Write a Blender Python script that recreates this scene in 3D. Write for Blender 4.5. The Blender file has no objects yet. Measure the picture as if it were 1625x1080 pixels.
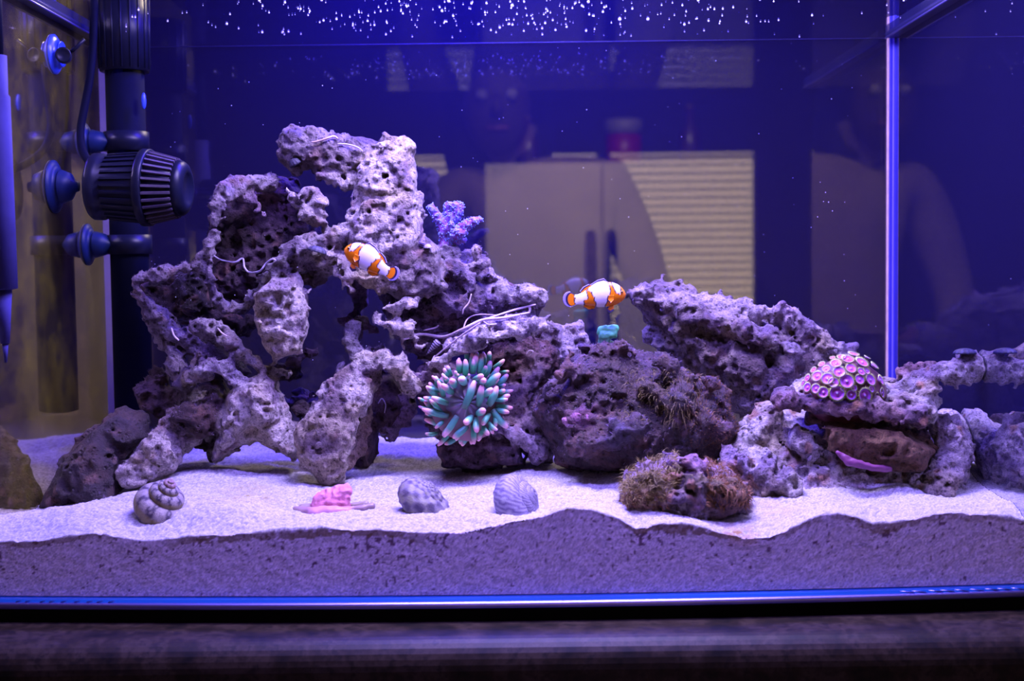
import bpy, bmesh, math, random
import numpy as np
from mathutils import Vector, Matrix

# ------------------------------------------------------------------ camera
scene = bpy.context.scene
COL = scene.collection
F = 2083.0                                   # focal length in pixels of the 1625 x 1080 frame
ZC = 1.20                                    # lens height over the floor
DIST = 0.93                                  # lens to front pane
CAM = np.array([0.0, -DIST, ZC])
_p, _r = math.radians(3.16), math.radians(0.70)
FWD = np.array([0, math.cos(_p), -math.sin(_p)])
_up0 = np.array([0, math.sin(_p), math.cos(_p)])
_rt0 = np.array([1.0, 0, 0])
RT = math.cos(_r) * _rt0 - math.sin(_r) * _up0
UP = math.sin(_r) * _rt0 + math.cos(_r) * _up0
cd = bpy.data.cameras.new('camera')
cam = bpy.data.objects.new('camera', cd)
COL.objects.link(cam)
cam.matrix_world = Matrix(((RT[0], UP[0], -FWD[0], CAM[0]), (RT[1], UP[1], -FWD[1], CAM[1]),
                           (RT[2], UP[2], -FWD[2], CAM[2]), (0, 0, 0, 1)))
cd.sensor_width = 36.0
cd.lens = F / 1625 * 36
cd.clip_start = 0.01
cd.dof.use_dof = True
cd.dof.focus_distance = 1.07
cd.dof.aperture_fstop = 6.6
scene.camera = cam

# ------------------------------------------------------------------ world, lamps, exposure
w = bpy.data.worlds.new('world')
scene.world = w
w.use_nodes = True
w.node_tree.nodes['Background'].inputs[0].default_value = (0.25, 0.22, 0.5, 1)
w.node_tree.nodes['Background'].inputs[1].default_value = 0.02


def area(name, loc, size, energy, color, rot=(0, 0, 0), spread=math.pi):
    l = bpy.data.lights.new(name, 'AREA')
    l.shape = 'RECTANGLE'
    l.size, l.size_y = size
    l.energy = energy
    l.color = color
    l.spread = spread
    o = bpy.data.objects.new(name, l)
    o.location = loc
    o.rotation_euler = rot
    COL.objects.link(o)
    return o


# the LED bar over the water: white-violet chips along its front, royal-blue chips along its back
area('led_white', (0.06, 0.06, ZC + 0.37), (0.34, 0.06), 9.4, (0.57, 0.48, 1.0))
area('led_blue', (-0.03, 0.27, ZC + 0.37), (0.30, 0.06), 8.5, (0.06, 0.03, 1.0))
area('front_fill', (0.02, -0.14, ZC + 0.46), (0.46, 0.03), 9.6, (0.27, 0.19, 1.0))  # added fill out in front of the glass, brightens the sand's front face
# added warm fill aimed at the photographer's shirt, no known source
area('shirt_fill', (0.12, -0.45, 2.2), (0.12, 0.12), 0.5, (1.0, 0.78, 0.55), (math.radians(-35), 0, 0), math.radians(36))
# added unseen light that brightens the refrigerator behind the tank
area('fridge_fill', (0.35, 1.6, 2.5), (0.4, 0.4), 105, (1.0, 0.80, 0.58))
scene.view_settings.view_transform = 'Standard'
scene.view_settings.look = 'None'
scene.view_settings.gamma = 1.0
scene.view_settings.use_curve_mapping = False
scene.view_settings.exposure = 0.0


# ------------------------------------------------------------------ helpers
def ray(px, py):
    d = FWD * F + RT * (px - 812.5) - UP * (py - 540.0)
    return d / d[1]


def P(px, py, Y):
    """World point that lies at depth Y on the sight line of a photo point."""
    return CAM + ray(px, py) * (Y + DIST)


def PZ(px, py, z):
    d = ray(px, py)
    return CAM + d * ((z - ZC) / d[2])


def S(Y):
    return (Y + DIST) / F                    # metres per photo pixel at depth Y


def tag(o, label=None, cat=None, group=None, kind=None):
    if label:
        o['label'] = label
    if cat:
        o['category'] = cat
    if group:
        o['group'] = group
    if kind:
        o['kind'] = kind
    return o


def empty(name, loc, label=None, cat=None, group=None):
    o = bpy.data.objects.new(name, None)
    o.empty_display_size = 0.01
    o.location = loc
    COL.objects.link(o)
    return tag(o, label, cat, group)


def link(name, me, parent=None, mat=None):
    o = bpy.data.objects.new(name, me)
    COL.objects.link(o)
    if mat is not None and not me.materials:
        me.materials.append(mat)
    if parent is not None:
        o.parent = parent
        q = parent
        base = Vector((0, 0, 0))
        while q is not None:
            base += q.location
            q = q.parent
        o.location = -base                    # mesh data is in world space
    return o


def mesh(name, v, f, cols=None, smooth=True):
    me = bpy.data.meshes.new(name)
    v = np.asarray(v, dtype=np.float32)
    if isinstance(f, np.ndarray):
        me.from_pydata(v, np.zeros((0, 2), dtype=np.int32), f.astype(np.int32))
    else:
        me.from_pydata([tuple(map(float, p)) for p in v], [], [tuple(int(i) for i in q) for q in f])
    if smooth:
        me.polygons.foreach_set('use_smooth', np.ones(len(me.polygons), dtype=bool))
    if cols is not None:
        c = np.ones((len(v), 4), dtype=np.float32)
        c[:, :3] = cols
        a = me.attributes.new('Col', 'FLOAT_COLOR', 'POINT')
        a.data.foreach_set('color', c.ravel())
    me.update()
    return me


class MB:
    """Collects simple shapes into one mesh."""

    def __init__(self):
        self.v, self.f, self.c = [], [], []

    def add(self, v, f, c=(1, 1, 1)):
        n = len(self.v)
        self.v += [tuple(map(float, p)) for p in v]
        self.f += [tuple(int(i) + n for i in q) for q in f]
        c = np.asarray(c, float)
        self.c += [tuple(c)] * len(v) if c.ndim == 1 else [tuple(x) for x in c]
        return self

    def box(self, lo, hi, c=(1, 1, 1)):
        x0, y0, z0 = lo
        x1, y1, z1 = hi
        return self.add([(x0, y0, z0), (x1, y0, z0), (x1, y1, z0), (x0, y1, z0), (x0, y0, z1), (x1, y0, z1), (x1, y1, z1), (x0, y1, z1)],
                        [(0, 3, 2, 1), (4, 5, 6, 7), (0, 1, 5, 4), (1, 2, 6, 5), (2, 3, 7, 6), (3, 0, 4, 7)], c)

    def tube(self, pts, radii, n=10, c=(1, 1, 1), cap=True):
        pts = [np.asarray(p, float) for p in pts]
        m = len(pts)
        if np.isscalar(radii):
            radii = [radii] * m
        c = np.asarray(c, float)
        V, Fc, Cc = [], [], []
        prev = None
        for i in range(m):
            t = pts[min(i + 1, m - 1)] - pts[max(i - 1, 0)]
            t = t / (np.linalg.norm(t) + 1e-12)
            if prev is None:
                a = np.array([0, 0, 1.0]) if abs(t[2]) < 0.9 else np.array([1.0, 0, 0])
                u = np.cross(t, a)
            else:
                u = prev - t * np.dot(prev, t)
            u /= np.linalg.norm(u) + 1e-12
            prev = u
            b = np.cross(t, u)
            for k in range(n):
                q = 2 * math.pi * k / n
                V.append(pts[i] + radii[i] * (math.cos(q) * u + math.sin(q) * b))
                Cc.append(c if c.ndim == 1 else c[i])
        for i in range(m - 1):
            for k in range(n):
                a, b = i * n + k, i * n + (k + 1) % n
                Fc.append((a, b, b + n, a + n))
        if cap:
            Fc.append(tuple(range(n - 1, -1, -1)))
            Fc.append(tuple(range((m - 1) * n, m * n)))
        return self.add(V, Fc, np.array(Cc))

    def lathe(self, org, axis, prof, n=32, c=(1, 1, 1)):
        """prof: (distance along axis, radius) pairs."""
        axis = np.asarray(axis, float)
        axis = axis / np.linalg.norm(axis)
        a = np.array([0, 0, 1.0]) if abs(axis[2]) < 0.9 else np.array([1.0, 0, 0])
        u = np.cross(axis, a)
        u /= np.linalg.norm(u)
        b = np.cross(axis, u)
        V, Fc = [], []
        for s, r in prof:
            for k in range(n):
                q = 2 * math.pi * k / n
                V.append(np.asarray(org) + axis * s + r * (math.cos(q) * u + math.sin(q) * b))
        m = len(prof)
        for i in range(m - 1):
            for k in range(n):
                p, q = i * n + k, i * n + (k + 1) % n
                Fc.append((p, q, q + n, p + n))
        Fc.append(tuple(range(n - 1, -1, -1)))
        Fc.append(tuple(range((m - 1) * n, m * n)))
        return self.add(V, Fc, c)

    def ball(self, ctr, r, n=8, m=6, c=(1, 1, 1)):
        r = np.ones(3) * np.asarray(r, float)
        V = [np.asarray(ctr) + r * (0, 0, 1)]
        for i in range(1, m):
            t = math.pi * i / m
            for k in range(n):
                q = 2 * math.pi * k / n
                V.append(np.asarray(ctr) + r * (math.sin(t) * math.cos(q), math.sin(t) * math.sin(q), math.cos(t)))
        V.append(np.asarray(ctr) - r * (0, 0, 1))
        Fc = [(0, 1 + k, 1 + (k + 1) % n) for k in range(n)]
        for i in range(m - 2):
            for k in range(n):
                a, b = 1 + i * n + k, 1 + i * n + (k + 1) % n
                Fc.append((a, a + n, b + n, b))
        e = len(V) - 1
        Fc += [(e, 1 + (m - 2) * n + (k + 1) % n, 1 + (m - 2) * n + k) for k in range(n)]
        return self.add(V, Fc, c)

    def build(self, name, mat, parent=None, smooth=True, cols=False):
        me = mesh(name, self.v, self.f, np.array(self.c) if cols else None, smooth)
        return link(name, me, parent, mat)


# ---- node materials
class NT:
    def __init__(self, name):
        self.m = bpy.data.materials.new(name)
        self.m.use_nodes = True
        self.t = self.m.node_tree
        self.t.nodes.clear()
        self.out = self.t.nodes.new('ShaderNodeOutputMaterial')

    def n(self, typ, **kw):
        nd = self.t.nodes.new('ShaderNode' + typ)
        for k, v in kw.items():
            if hasattr(nd, k) and k not in nd.inputs:
                setattr(nd, k, v)
            else:
                nd.inputs[k].default_value = v
        return nd

    def l(self, a, b):
        self.t.links.new(a, b)

    def surf(self, sock):
        self.l(sock, self.out.inputs['Surface'])
        return self.m

    def noise(self, scale, detail=3, rough=0.6, co=None):
        nd = self.n('TexNoise')
        nd.inputs['Scale'].default_value = scale
        nd.inputs['Detail'].default_value = detail
        nd.inputs['Roughness'].default_value = rough
        if co is not None:
            self.l(co, nd.inputs['Vector'])
        return nd.outputs[0]

    def ramp(self, sock, stops):
        nd = self.n('ValToRGB')
        e = nd.color_ramp.elements
        while len(e) < len(stops):
            e.new(0.5)
        for el, (p, c) in zip(e, stops):
            el.position = p
            el.color = (*c, 1) if len(c) == 3 else c
        self.l(sock, nd.inputs[0])
        return nd.outputs[0]

    def mix(self, fac, a, b, mode='MIX'):
        nd = self.n('Mix', data_type='RGBA', blend_type=mode)
        for sock, val in ((nd.inputs['Factor'], fac), (nd.inputs[6], a), (nd.inputs[7], b)):
            if hasattr(val, 'is_linked'):
                self.l(val, sock)
            elif isinstance(val, (int, float)):
                sock.default_value = val
            else:
                sock.default_value = (*val, 1)
        return nd.outputs[2]

    def math(self, op, a, b=0.0):
        nd = self.n('Math', operation=op)
        for sock, val in ((nd.inputs[0], a), (nd.inputs[1], b)):
            if hasattr(val, 'is_linked'):
                self.l(val, sock)
            else:
                sock.default_value = val
        return nd.outputs[0]


def plain(name, color, rough=0.5, metal=0.0, spec=0.5, var=0.15, scale=60, bump=0.0, attr=False, sss=0.0, coat=0.0):
    t = NT(name)
    co = t.n('TexCoord').outputs['Object']
    if attr:
        base = t.n('Attribute', attribute_name='Col').outputs['Color']
    else:
        base = color
    nz = t.noise(scale, 4, 0.6, co)
    v = t.ramp(nz, [(0.25, (1 - var,) * 3), (0.75, (1 + var,) * 3)])
    c = t.mix(1.0, base, v, 'MULTIPLY')
    b = t.n('BsdfPrincipled')
    t.l(c, b.inputs['Base Color'])
    b.inputs['Roughness'].default_value = rough
    b.inputs['Metallic'].default_value = metal
    b.inputs['Specular IOR Level'].default_value = spec
    b.inputs['Coat Weight'].default_value = coat
    if sss:
        b.inputs['Subsurface Weight'].default_value = sss
        b.inputs['Subsurface Radius'].default_value = (0.004, 0.003, 0.003)
        b.inputs['Subsurface Scale'].default_value = 1.0
    if bump:
        bp = t.n('Bump')
        bp.inputs['Strength'].default_value = 1.0
        bp.inputs['Distance'].default_value = bump
        t.l(t.noise(scale * 3, 4, 0.65, co), bp.inputs['Height'])
        t.l(bp.outputs[0], b.inputs['Normal'])
    return t.surf(b.outputs[0])


def rock_material(name, rough_lo=0.45, spec=0.35, speck=0.5, bump=0.0022, pore=0.0018, glint=0.0):
    """Crusted porous reef rock; the crust's own colours come from the mesh."""
    t = NT(name)
    co = t.n('TexCoord').outputs['Object']
    base = t.n('Attribute', attribute_name='Col').outputs['Color']
    n1 = t.noise(190, 6, 0.75, co)
    n2 = t.noise(720, 3, 0.75, co)
    n3 = t.noise(45, 4, 0.6, co)
    vor = t.n('TexVoronoi', feature='F1')
    vor.inputs['Scale'].default_value = 230
    t.l(co, vor.inputs['Vector'])
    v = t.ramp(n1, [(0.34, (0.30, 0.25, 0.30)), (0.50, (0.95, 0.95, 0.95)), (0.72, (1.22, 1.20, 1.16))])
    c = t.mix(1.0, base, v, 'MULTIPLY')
    v2 = t.ramp(n2, [(0.33, (1 - speck, 1 - speck, 1 - speck)), (0.55, (1, 1, 1)), (0.72, (1.12, 1.12, 1.12))])
    c = t.mix(1.0, c, v2, 'MULTIPLY')
    stain = t.ramp(n3, [(0.56, (0, 0, 0)), (0.68, (1, 1, 1))])
    c2 = t.mix(0.42, c, (0.26, 0.13, 0.10))
    c = t.mix(stain, c, c2)
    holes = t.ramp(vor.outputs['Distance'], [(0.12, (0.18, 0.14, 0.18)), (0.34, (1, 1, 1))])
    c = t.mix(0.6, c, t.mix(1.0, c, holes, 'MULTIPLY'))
    b = t.n('BsdfPrincipled')
    t.l(c, b.inputs['Base Color'])
    b.inputs['Specular IOR Level'].default_value = spec
    rr = t.ramp(n2, [(0.3, (rough_lo,) * 3), (0.6, (0.9,) * 3)])
    t.l(rr, b.inputs['Roughness'])
    h = t.math('ADD', t.math('MULTIPLY', n1, bump * 1.6), t.math('MULTIPLY', n2, bump * 0.9))
    vd = t.math('MINIMUM', vor.outputs['Distance'], 0.36)
    h = t.math('ADD', h, t.math('MULTIPLY', vd, pore * 2.5))
    bp = t.n('Bump')
    bp.inputs['Strength'].default_value = 1.0
    bp.inputs['Distance'].default_value = 1.0
    t.l(h, bp.inputs['Height'])
    t.l(bp.outputs[0], b.inputs['Normal'])
    return t.surf(b.outputs[0])


# ---- lattice noise
_rng = np.random.RandomState(11)
_LAT = _rng.uniform(-1, 1, (64, 64, 64)).astype(np.float32)


def vnoise(p):
    p = np.asarray(p, dtype=np.float32)
    i = np.floor(p).astype(np.int32)
    f = p - i
    f = f * f * (3 - 2 * f)
    i &= 63
    j = (i + 1) & 63
    x0, y0, z0 = i[:, 0], i[:, 1], i[:, 2]
    x1, y1, z1 = j[:, 0], j[:, 1], j[:, 2]
    fx, fy, fz = f[:, 0], f[:, 1], f[:, 2]
    L = _LAT
    a = L[x0, y0, z0] * (1 - fx) + L[x1, y0, z0] * fx
    b = L[x0, y1, z0] * (1 - fx) + L[x1, y1, z0] * fx
    c = L[x0, y0, z1] * (1 - fx) + L[x1, y0, z1] * fx
    d = L[x0, y1, z1] * (1 - fx) + L[x1, y1, z1] * fx
    a = a * (1 - fy) + b * fy
    c = c * (1 - fy) + d * fy
    return a * (1 - fz) + c * fz


def fbm(p, octs=3):
    s, a = 0, 1.0
    for k in range(octs):
        s = s + a * vnoise(p * (2.03 ** k) + 17.3 * k)
        a *= 0.5
    return s


# ---- implicit rocks: capsules and inflated outlines merged, eroded by noise, then meshed with surface nets
PALE, MID, DARK = (0.66, 0.58, 0.56), (0.40, 0.31, 0.34), (0.085, 0.045, 0.075)
TAN, BROWN, PINK = (0.50, 0.34, 0.26), (0.17, 0.095, 0.06), (0.60, 0.16, 0.34)
OLIVE, WINE, LILAC = (0.36, 0.31, 0.06), (0.22, 0.08, 0.12), (0.50, 0.42, 0.55)


def cap(*pts, c=PALE):
    """(px, py, depth, radius in px) ..."""
    out = [(P(x, y, d), r * S(d)) for x, y, d, r in pts]
    return ('cap', out if len(out) > 1 else out * 2, np.array(c))


def poly(pts, y0, y1=None, t=0.03, wd=None, c=PALE):
    """Outline in px; the mid-plane runs from depth y0 at its top to y1 at its foot; t = half thickness."""
    y1 = y0 if y1 is None else y1
    ys = [p[1] for p in pts]
    lo, hi = min(ys), max(ys)
    w3 = np.array([P(px, py, y0 + (y1 - y0) * (py - lo) / max(hi - lo, 1)) for px, py in pts])
    A = np.c_[w3[:, 2], np.ones(len(w3))]
    k = np.linalg.lstsq(A, w3[:, 1], rcond=None)[0]
    return ('poly', w3[:, [0, 2]], k, t, wd or t * 1.3, np.array(c))


def bounds(pr):
    if pr[0] == 'cap':
        a = np.array([q[0] for q in pr[1]])
        r = max(q[1] for q in pr[1])
        return a.min(0) - r, a.max(0) + r
    pts, k, t = pr[1], pr[2], pr[3]
    yy = k[0] * pts[:, 1] + k[1]
    return (np.array([pts[:, 0].min(), yy.min() - t, pts[:, 1].min()]), np.array([pts[:, 0].max(), yy.max() + t, pts[:, 1].max()]))


def evaluate(pr, X, Y, Z):
    if pr[0] == 'cap':
        d = None
        for (a, ra), (b, rb) in zip(pr[1][:-1], pr[1][1:]):
            ab = b - a
            L = float(ab @ ab) + 1e-12
            tt = np.clip(((X - a[0]) * ab[0] + (Y - a[1]) * ab[1] + (Z - a[2]) * ab[2]) / L, 0, 1)
            q = np.sqrt((X - a[0] - tt * ab[0]) ** 2 + (Y - a[1] - tt * ab[1]) ** 2 + (Z - a[2] - tt * ab[2]) ** 2) - (ra + (rb - ra) * tt)
            d = q if d is None else np.minimum(d, q)
        return d
    pts, k, t, wd = pr[1], pr[2], pr[3], pr[4]
    n = len(pts)
    x, z = X + 0 * Z, Z + 0 * X
    best = np.full(x.shape, 1e9)
    inside = np.zeros(x.shape, bool)
    for i in range(n):
        a, b = pts[i], pts[(i + 1) % n]
        ab = b - a
        tt = np.clip(((x - a[0]) * ab[0] + (z - a[1]) * ab[1]) / (ab @ ab + 1e-12), 0, 1)
        best = np.minimum(best, (x - a[0] - tt * ab[0]) ** 2 + (z - a[1] - tt * ab[1]) ** 2)
        cr = ((a[1] > z) != (b[1] > z)) & (x < (b[0] - a[0]) * (z - a[1]) / (b[1] - a[1] + 1e-12) + a[0])
        inside ^= cr
    d2 = np.where(inside, -1, 1) * np.sqrt(best)
    s = np.clip(-d2 / wd, 0, 1)
    T = t * np.sqrt(1 - (1 - s) ** 2)
    ay = np.abs(Y - (k[0] * Z + k[1]))
    return np.where(d2 > 0, np.hypot(np.maximum(d2, 0), np.maximum(ay, 0)), np.maximum((ay - T) * 0.75, d2))


def surface_nets(D, org, vox):
    s = D < 0
    nx, ny, nz = D.shape
    c = np.zeros((nx - 1, ny - 1, nz - 1), np.uint8)
    for dx in (0, 1):
        for dy in (0, 1):
            for dz in (0, 1):
                c += s[dx:nx - 1 + dx, dy:ny - 1 + dy, dz:nz - 1 + dz]
    I, J, K = np.nonzero((c > 0) & (c < 8))
    m = len(I)
    val = {}
    for dx in (0, 1):
        for dy in (0, 1):
            for dz in (0, 1):
                val[dx, dy, dz] = D[I + dx, J + dy, K + dz]
    acc = np.zeros((m, 3))
    cnt = np.zeros(m)
    for a in val:
        for ax in range(3):
            if a[ax] == 0:
                b = list(a)
                b[ax] = 1
                va, vb = val[a], val[tuple(b)]
                ok = (va < 0) != (vb < 0)
                t = np.where(ok, va / np.where(ok, va - vb, 1), 0)
                p = np.tile(np.array(a, float), (m, 1))
                p[:, ax] += t
                acc += p * ok[:, None]
                cnt += ok
    V = org + (np.c_[I, J, K] + acc / cnt[:, None]) * vox
    idx = np.full(c.shape, -1, np.int32)
    idx[I, J, K] = np.arange(m)
    quads = []
    for ax in range(3):
        o = [1, 1, 1]
        o[ax] = 0
        sl0 = tuple(slice(o[k], [nx, ny, nz][k] - 1) for k in range(3))
        s0 = s[sl0]
        up = [0, 0, 0]
        up[ax] = 1
        s1 = s[tuple(slice(o[k] + up[k], [nx, ny, nz][k] - 1 + up[k]) for k in range(3))]
        e = np.array(np.nonzero(s0 != s1)).T
        flip = s0[tuple(e.T)]
        e = e + np.array(o)
        u, w_ = [k for k in range(3) if k != ax]
        if ax == 1:
            u, w_ = w_, u
        eu = np.zeros(3, int)
        ew = np.zeros(3, int)
        eu[u] = 1
        ew[w_] = 1
        q = np.stack([idx[tuple((e - eu - ew).T)], idx[tuple((e - ew).T)], idx[tuple(e.T)], idx[tuple((e - eu).T)]], 1)
        q[~flip] = q[~flip][:, ::-1]
        quads.append(q)
    q = np.concatenate(quads)
    return V, q[(q >= 0).all(1)]


def carve(prims, cuts=(), vox=0.0018, k=0.006, amp=(0.005, 0.0024, 0.0012), scl=(0.034, 0.012, 0.005), pit=0.0022, pitscl=0.0075,
          seed=0.0, tint=None, holes=None):
    lo = np.min([bounds(p)[0] for p in prims], 0) - 0.014
    hi = np.max([bounds(p)[1] for p in prims], 0) + 0.014
    n = np.ceil((hi - lo) / vox).astype(int) + 1
    ax = [lo[i] + np.arange(n[i]) * vox for i in range(3)]
    D = np.full(n, 0.05, np.float32)
    mg = 0.016
    for sgn, items in ((1, prims), (-1, cuts)):
        for pr in items:
            b0, b1 = bounds(pr)
            i0 = np.maximum(np.floor((b0 - mg - lo) / vox).astype(int), 0)
            i1 = np.minimum(np.ceil((b1 + mg - lo) / vox).astype(int) + 1, n)
            if (i1 <= i0).any():
                continue
            sl = tuple(slice(i0[i], i1[i]) for i in range(3))
            X, Y, Z = ax[0][sl[0]][:, None, None], ax[1][sl[1]][None, :, None], ax[2][sl[2]][None, None, :]
            d = evaluate(pr, X, Y, Z).astype(np.float32)
            cur = D[sl]
            if sgn > 0:
                h = np.clip(0.5 + 0.5 * (cur - d) / k, 0, 1)
                D[sl] = cur * (1 - h) + d * h - k * h * (1 - h)
            else:
                h = np.clip(0.5 + 0.5 * (cur + d) / k, 0, 1)
                D[sl] = -d * (1 - h) + cur * h + k * h * (1 - h)
    band = np.abs(D) < 0.014
    I = np.array(np.nonzero(band)).T
    p = (lo + I * vox).astype(np.float32)
    warp = p + 0.004 * np.stack([vnoise(p / 0.02 + seed + 3), vnoise(p / 0.02 + seed + 31), vnoise(p / 0.02 + seed + 57)], 1)
    nz = amp[0] * fbm(warp / scl[0] + seed, 2)
    nz += amp[1] * (1 - 2.0 * np.abs(vnoise(warp / scl[1] + seed + 5)))* 0.8
    nz += amp[2] * vnoise(p / scl[2] + seed + 9)
    if vox < .0015:
        nz += amp[2] * .42 * vnoise(p / .0028 + seed + 13)
        nz -= pit * .5 * np.clip((vnoise(warp / .0042 + seed + 61) - .3) / .3, 0, 1)
    pn = vnoise(warp / pitscl + seed + 21)
    nz -= pit * np.clip((pn - 0.28) / 0.3, 0, 1)
    D[band] -= nz
    gx, gy = ax[0][:, None, None], ax[1][None, :, None]          # nothing passes through the panes
    D = np.maximum(D, np.maximum(np.maximum(gx - XR + 0.0008, XL + 0.0008 - gx), np.maximum(gy - YB + 0.002, 0.006 - gy))).astype(np.float32)
    D[0], D[-1] = 0.05, 0.05
    D[:, 0], D[:, -1] = 0.05, 0.05
    D[:, :, 0], D[:, :, -1] = 0.05, 0.05
    V, Q = surface_nets(D, lo, vox)
    # drop crumbs
    par = np.arange(len(V))
    while True:
        mn = np.minimum.reduce([par[Q[:, j]] for j in range(4)])
        new = par.copy()
        for j in range(4):
            np.minimum.at(new, Q[:, j], mn)
        new = new[new]
        if (new == par).all():
            break
        par = new
    cnt = np.bincount(par, minlength=len(V))
    big = cnt[par] > 0.012 * len(V)
    keep = big[Q[:, 0]]
    Q = Q[keep]
    mp = np.cumsum(big) - 1
    V, Q = V[big], mp[Q]
    # the crust colours
    num, den = np.zeros((len(V), 3)), np.zeros(len(V))
    X, Y, Z = V[:, 0], V[:, 1], V[:, 2]
    jit = 0.003 * vnoise(V / 0.009 + 3.3)
    for pr in prims:
        d = evaluate(pr, X, Y, Z) + jit
        wt = np.exp(np.clip(-d / 0.0035, -30, 30))
        num += wt[:, None] * pr[-1]
        den += wt
    C = num / (den[:, None] + 1e-20)
    if tint is not None:
        C = tint(V, C)
    return V, Q, C


def solid(name, label, cat, V, Q, C, mat, group=None, kind=None, base=None):
    """One mesh as a top-level thing with its origin at its foot."""
    V = np.asarray(V, float)
    if base is None:
        base = np.array([V[:, 0].mean(), V[:, 1].mean(), V[:, 2].min()])
    o = bpy.data.objects.new(name, mesh(name, V - base, Q, C))
    o.data.materials.append(mat)
    o.location = base
    COL.objects.link(o)
    return tag(o, label, cat, group, kind)


def rock(name, label, mat, prims, cuts=(), group='live rocks of the reef', cat='rock', **kw):
    V, Q, C = carve(prims, cuts, **kw)
    return solid(name, label, cat, V, Q, C, mat, group), V, Q


def vnormals(V, Q):
    a = np.cross(V[Q[:, 1]] - V[Q[:, 0]], V[Q[:, 2]] - V[Q[:, 0]])
    N = np.zeros_like(V)
    for j in range(4):
        np.add.at(N, Q[:, j], a)
    return N / (np.linalg.norm(N, axis=1)[:, None] + 1e-12)

# ------------------------------------------------------------------ the room behind the lens and around the tank
YB = 0.36
XL, XR = P(178, 300, YB)[0], P(1415, 300, YB)[0]         # inner faces of the side panes
#                                              # inner face of the back pane
ZW = P(812, 68, YB)[2]   # water level
XM = 0.5 * (XL + XR)
ZBOT = P(812, 944, 0.0)[2]                               # inner floor of the tank
ZGL = P(812, 958, 0.0)[2]                                # underside of the glass floor


def yf(x):
    """The front pane bows slightly."""
    return 0.014 * (np.asarray(x) / 0.37) ** 2


M_wall = plain('wall_paint', (0.085, 0.06, 0.06), 0.8, var=0.05, scale=3)
M_ceil = plain('ceiling_paint', (0.42, 0.38, 0.36), 0.9, var=0.05, scale=3)
M_floor = plain('floor_board', (0.16, 0.09, 0.05), 0.5, var=0.25, scale=8)
RX0, RX1, RY0, RY1, RH = -2.3, 2.3, -2.75, 4.2, 2.6


def structure(name, lo, hi, mat):
    o = MB().box(lo, hi).build(name, mat, None, smooth=False)
    o['kind'] = 'structure'
    return o


structure('floor', (RX0, RY0, -0.05), (RX1, RY1, 0), M_floor)
structure('ceiling', (RX0, RY0, RH), (RX1, RY1, RH + 0.05), M_ceil)
structure('wall_left', (RX0 - 0.05, RY0, 0), (RX0, RY1, RH), M_wall)
structure('wall_right', (RX1, RY0, 0), (RX1 + 0.05, RY1, RH), M_wall)
structure('wall_back', (RX0, RY1, 0), (RX1, RY1 + 0.05, RH), M_wall)
structure('wall_front', (RX0, RY0 - 0.05, 0), (RX1, RY0, RH), M_wall)

M_white = plain('white_paint', (0.55, 0.5, 0.42), 0.5, var=0.03)
M_slat = plain('blind_slat', (0.62, 0.55, 0.36), 0.6, var=0.05)
t = NT('daylight')
e = t.n('Emission')
e.inputs[0].default_value = (1.0, 0.80, 0.42, 1)
e.inputs[1].default_value = 2.9
M_day = t.surf(e.outputs[0])


def mirrored(px, py, y):
    """Where the sight line of a photo point, thrown back by the back pane, meets the plane at depth y."""
    d = ray(px, py)
    return CAM + d * ((YB + DIST) + (YB - y)) * np.array([1, 0, 1]) + np.array([0, y + DIST, 0])


def window(n, px0, py0, px1, py1, mull=()):
    y = RY0 + 0.02
    a, b = mirrored(px0, py0, y), mirrored(px1, py1, y)
    x0, x1, z0, z1 = a[0], b[0], b[2], a[2]
    o = empty('window_%d' % n, ((x0 + x1) / 2, y, z0))
    o['kind'] = 'structure'
    fr = MB()
    fr.box((x0 - 0.06, y - 0.02, z0 - 0.06), (x0, y + 0.04, z1 + 0.06)).box((x1, y - 0.02, z0 - 0.06), (x1 + 0.06, y + 0.04, z1 + 0.06))
    fr.box((x0, y - 0.02, z1), (x1, y + 0.04, z1 + 0.06)).box((x0, y - 0.02, z0 - 0.06), (x1, y + 0.04, z0))
    for mx in mull:
        q = mirrored(mx, 300, y)[0]
        fr.box((q - 0.02, y - 0.01, z0), (q + 0.02, y + 0.05, z1))
    fr.build('window_frame', M_wall, o, smooth=False)
    MB().box((x0, y - 0.018, z0), (x1, y - 0.012, z1)).build('pane', M_day, o, smooth=False)
    sl = MB()
    nsl = int((z1 - z0) / 0.026)
    for i in range(nsl):
        z = z0 + (i + 0.5) * (z1 - z0) / nsl
        sl.add([(x0, y + 0.005, z - 0.008), (x1, y + 0.005, z - 0.008), (x1, y + 0.022, z + 0.004), (x0, y + 0.022, z + 0.004)], [(0, 1, 2, 3)])
    s = sl.build('blind', M_slat, o, smooth=False)
    s['kind'] = 'stuff'


window(1, 617, 248, 1196, 560, (957,))

# the countertop under the tank
t = NT('granite')
co = t.n('TexCoord').outputs['Object']
g = t.ramp(t.noise(38, 6, 0.65, co), [(0.36, (0.004, 0.003, 0.003)), (0.47, (0.020, 0.012, 0.008)), (0.56, (0.042, 0.028, 0.020)), (0.68, (0.012, 0.008, 0.006))])
g = t.mix(t.ramp(t.noise(150, 4, 0.7, co), [(0.5, (0, 0, 0)), (0.62, (1, 1, 1))]), g, (0.012, 0.008, 0.007))
b = t.n('BsdfPrincipled')
t.l(g, b.inputs['Base Color'])
b.inputs['Roughness'].default_value = 0.5
b.inputs['Specular IOR Level'].default_value = 0.25
M_granite = t.surf(b.outputs[0])
M_black = plain('black_foam', (0.004, 0.004, 0.005), 0.95, spec=0.1)
M_cab = plain('cabinet_wood', (0.10, 0.055, 0.035), 0.5, var=0.2, scale=12)

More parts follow.
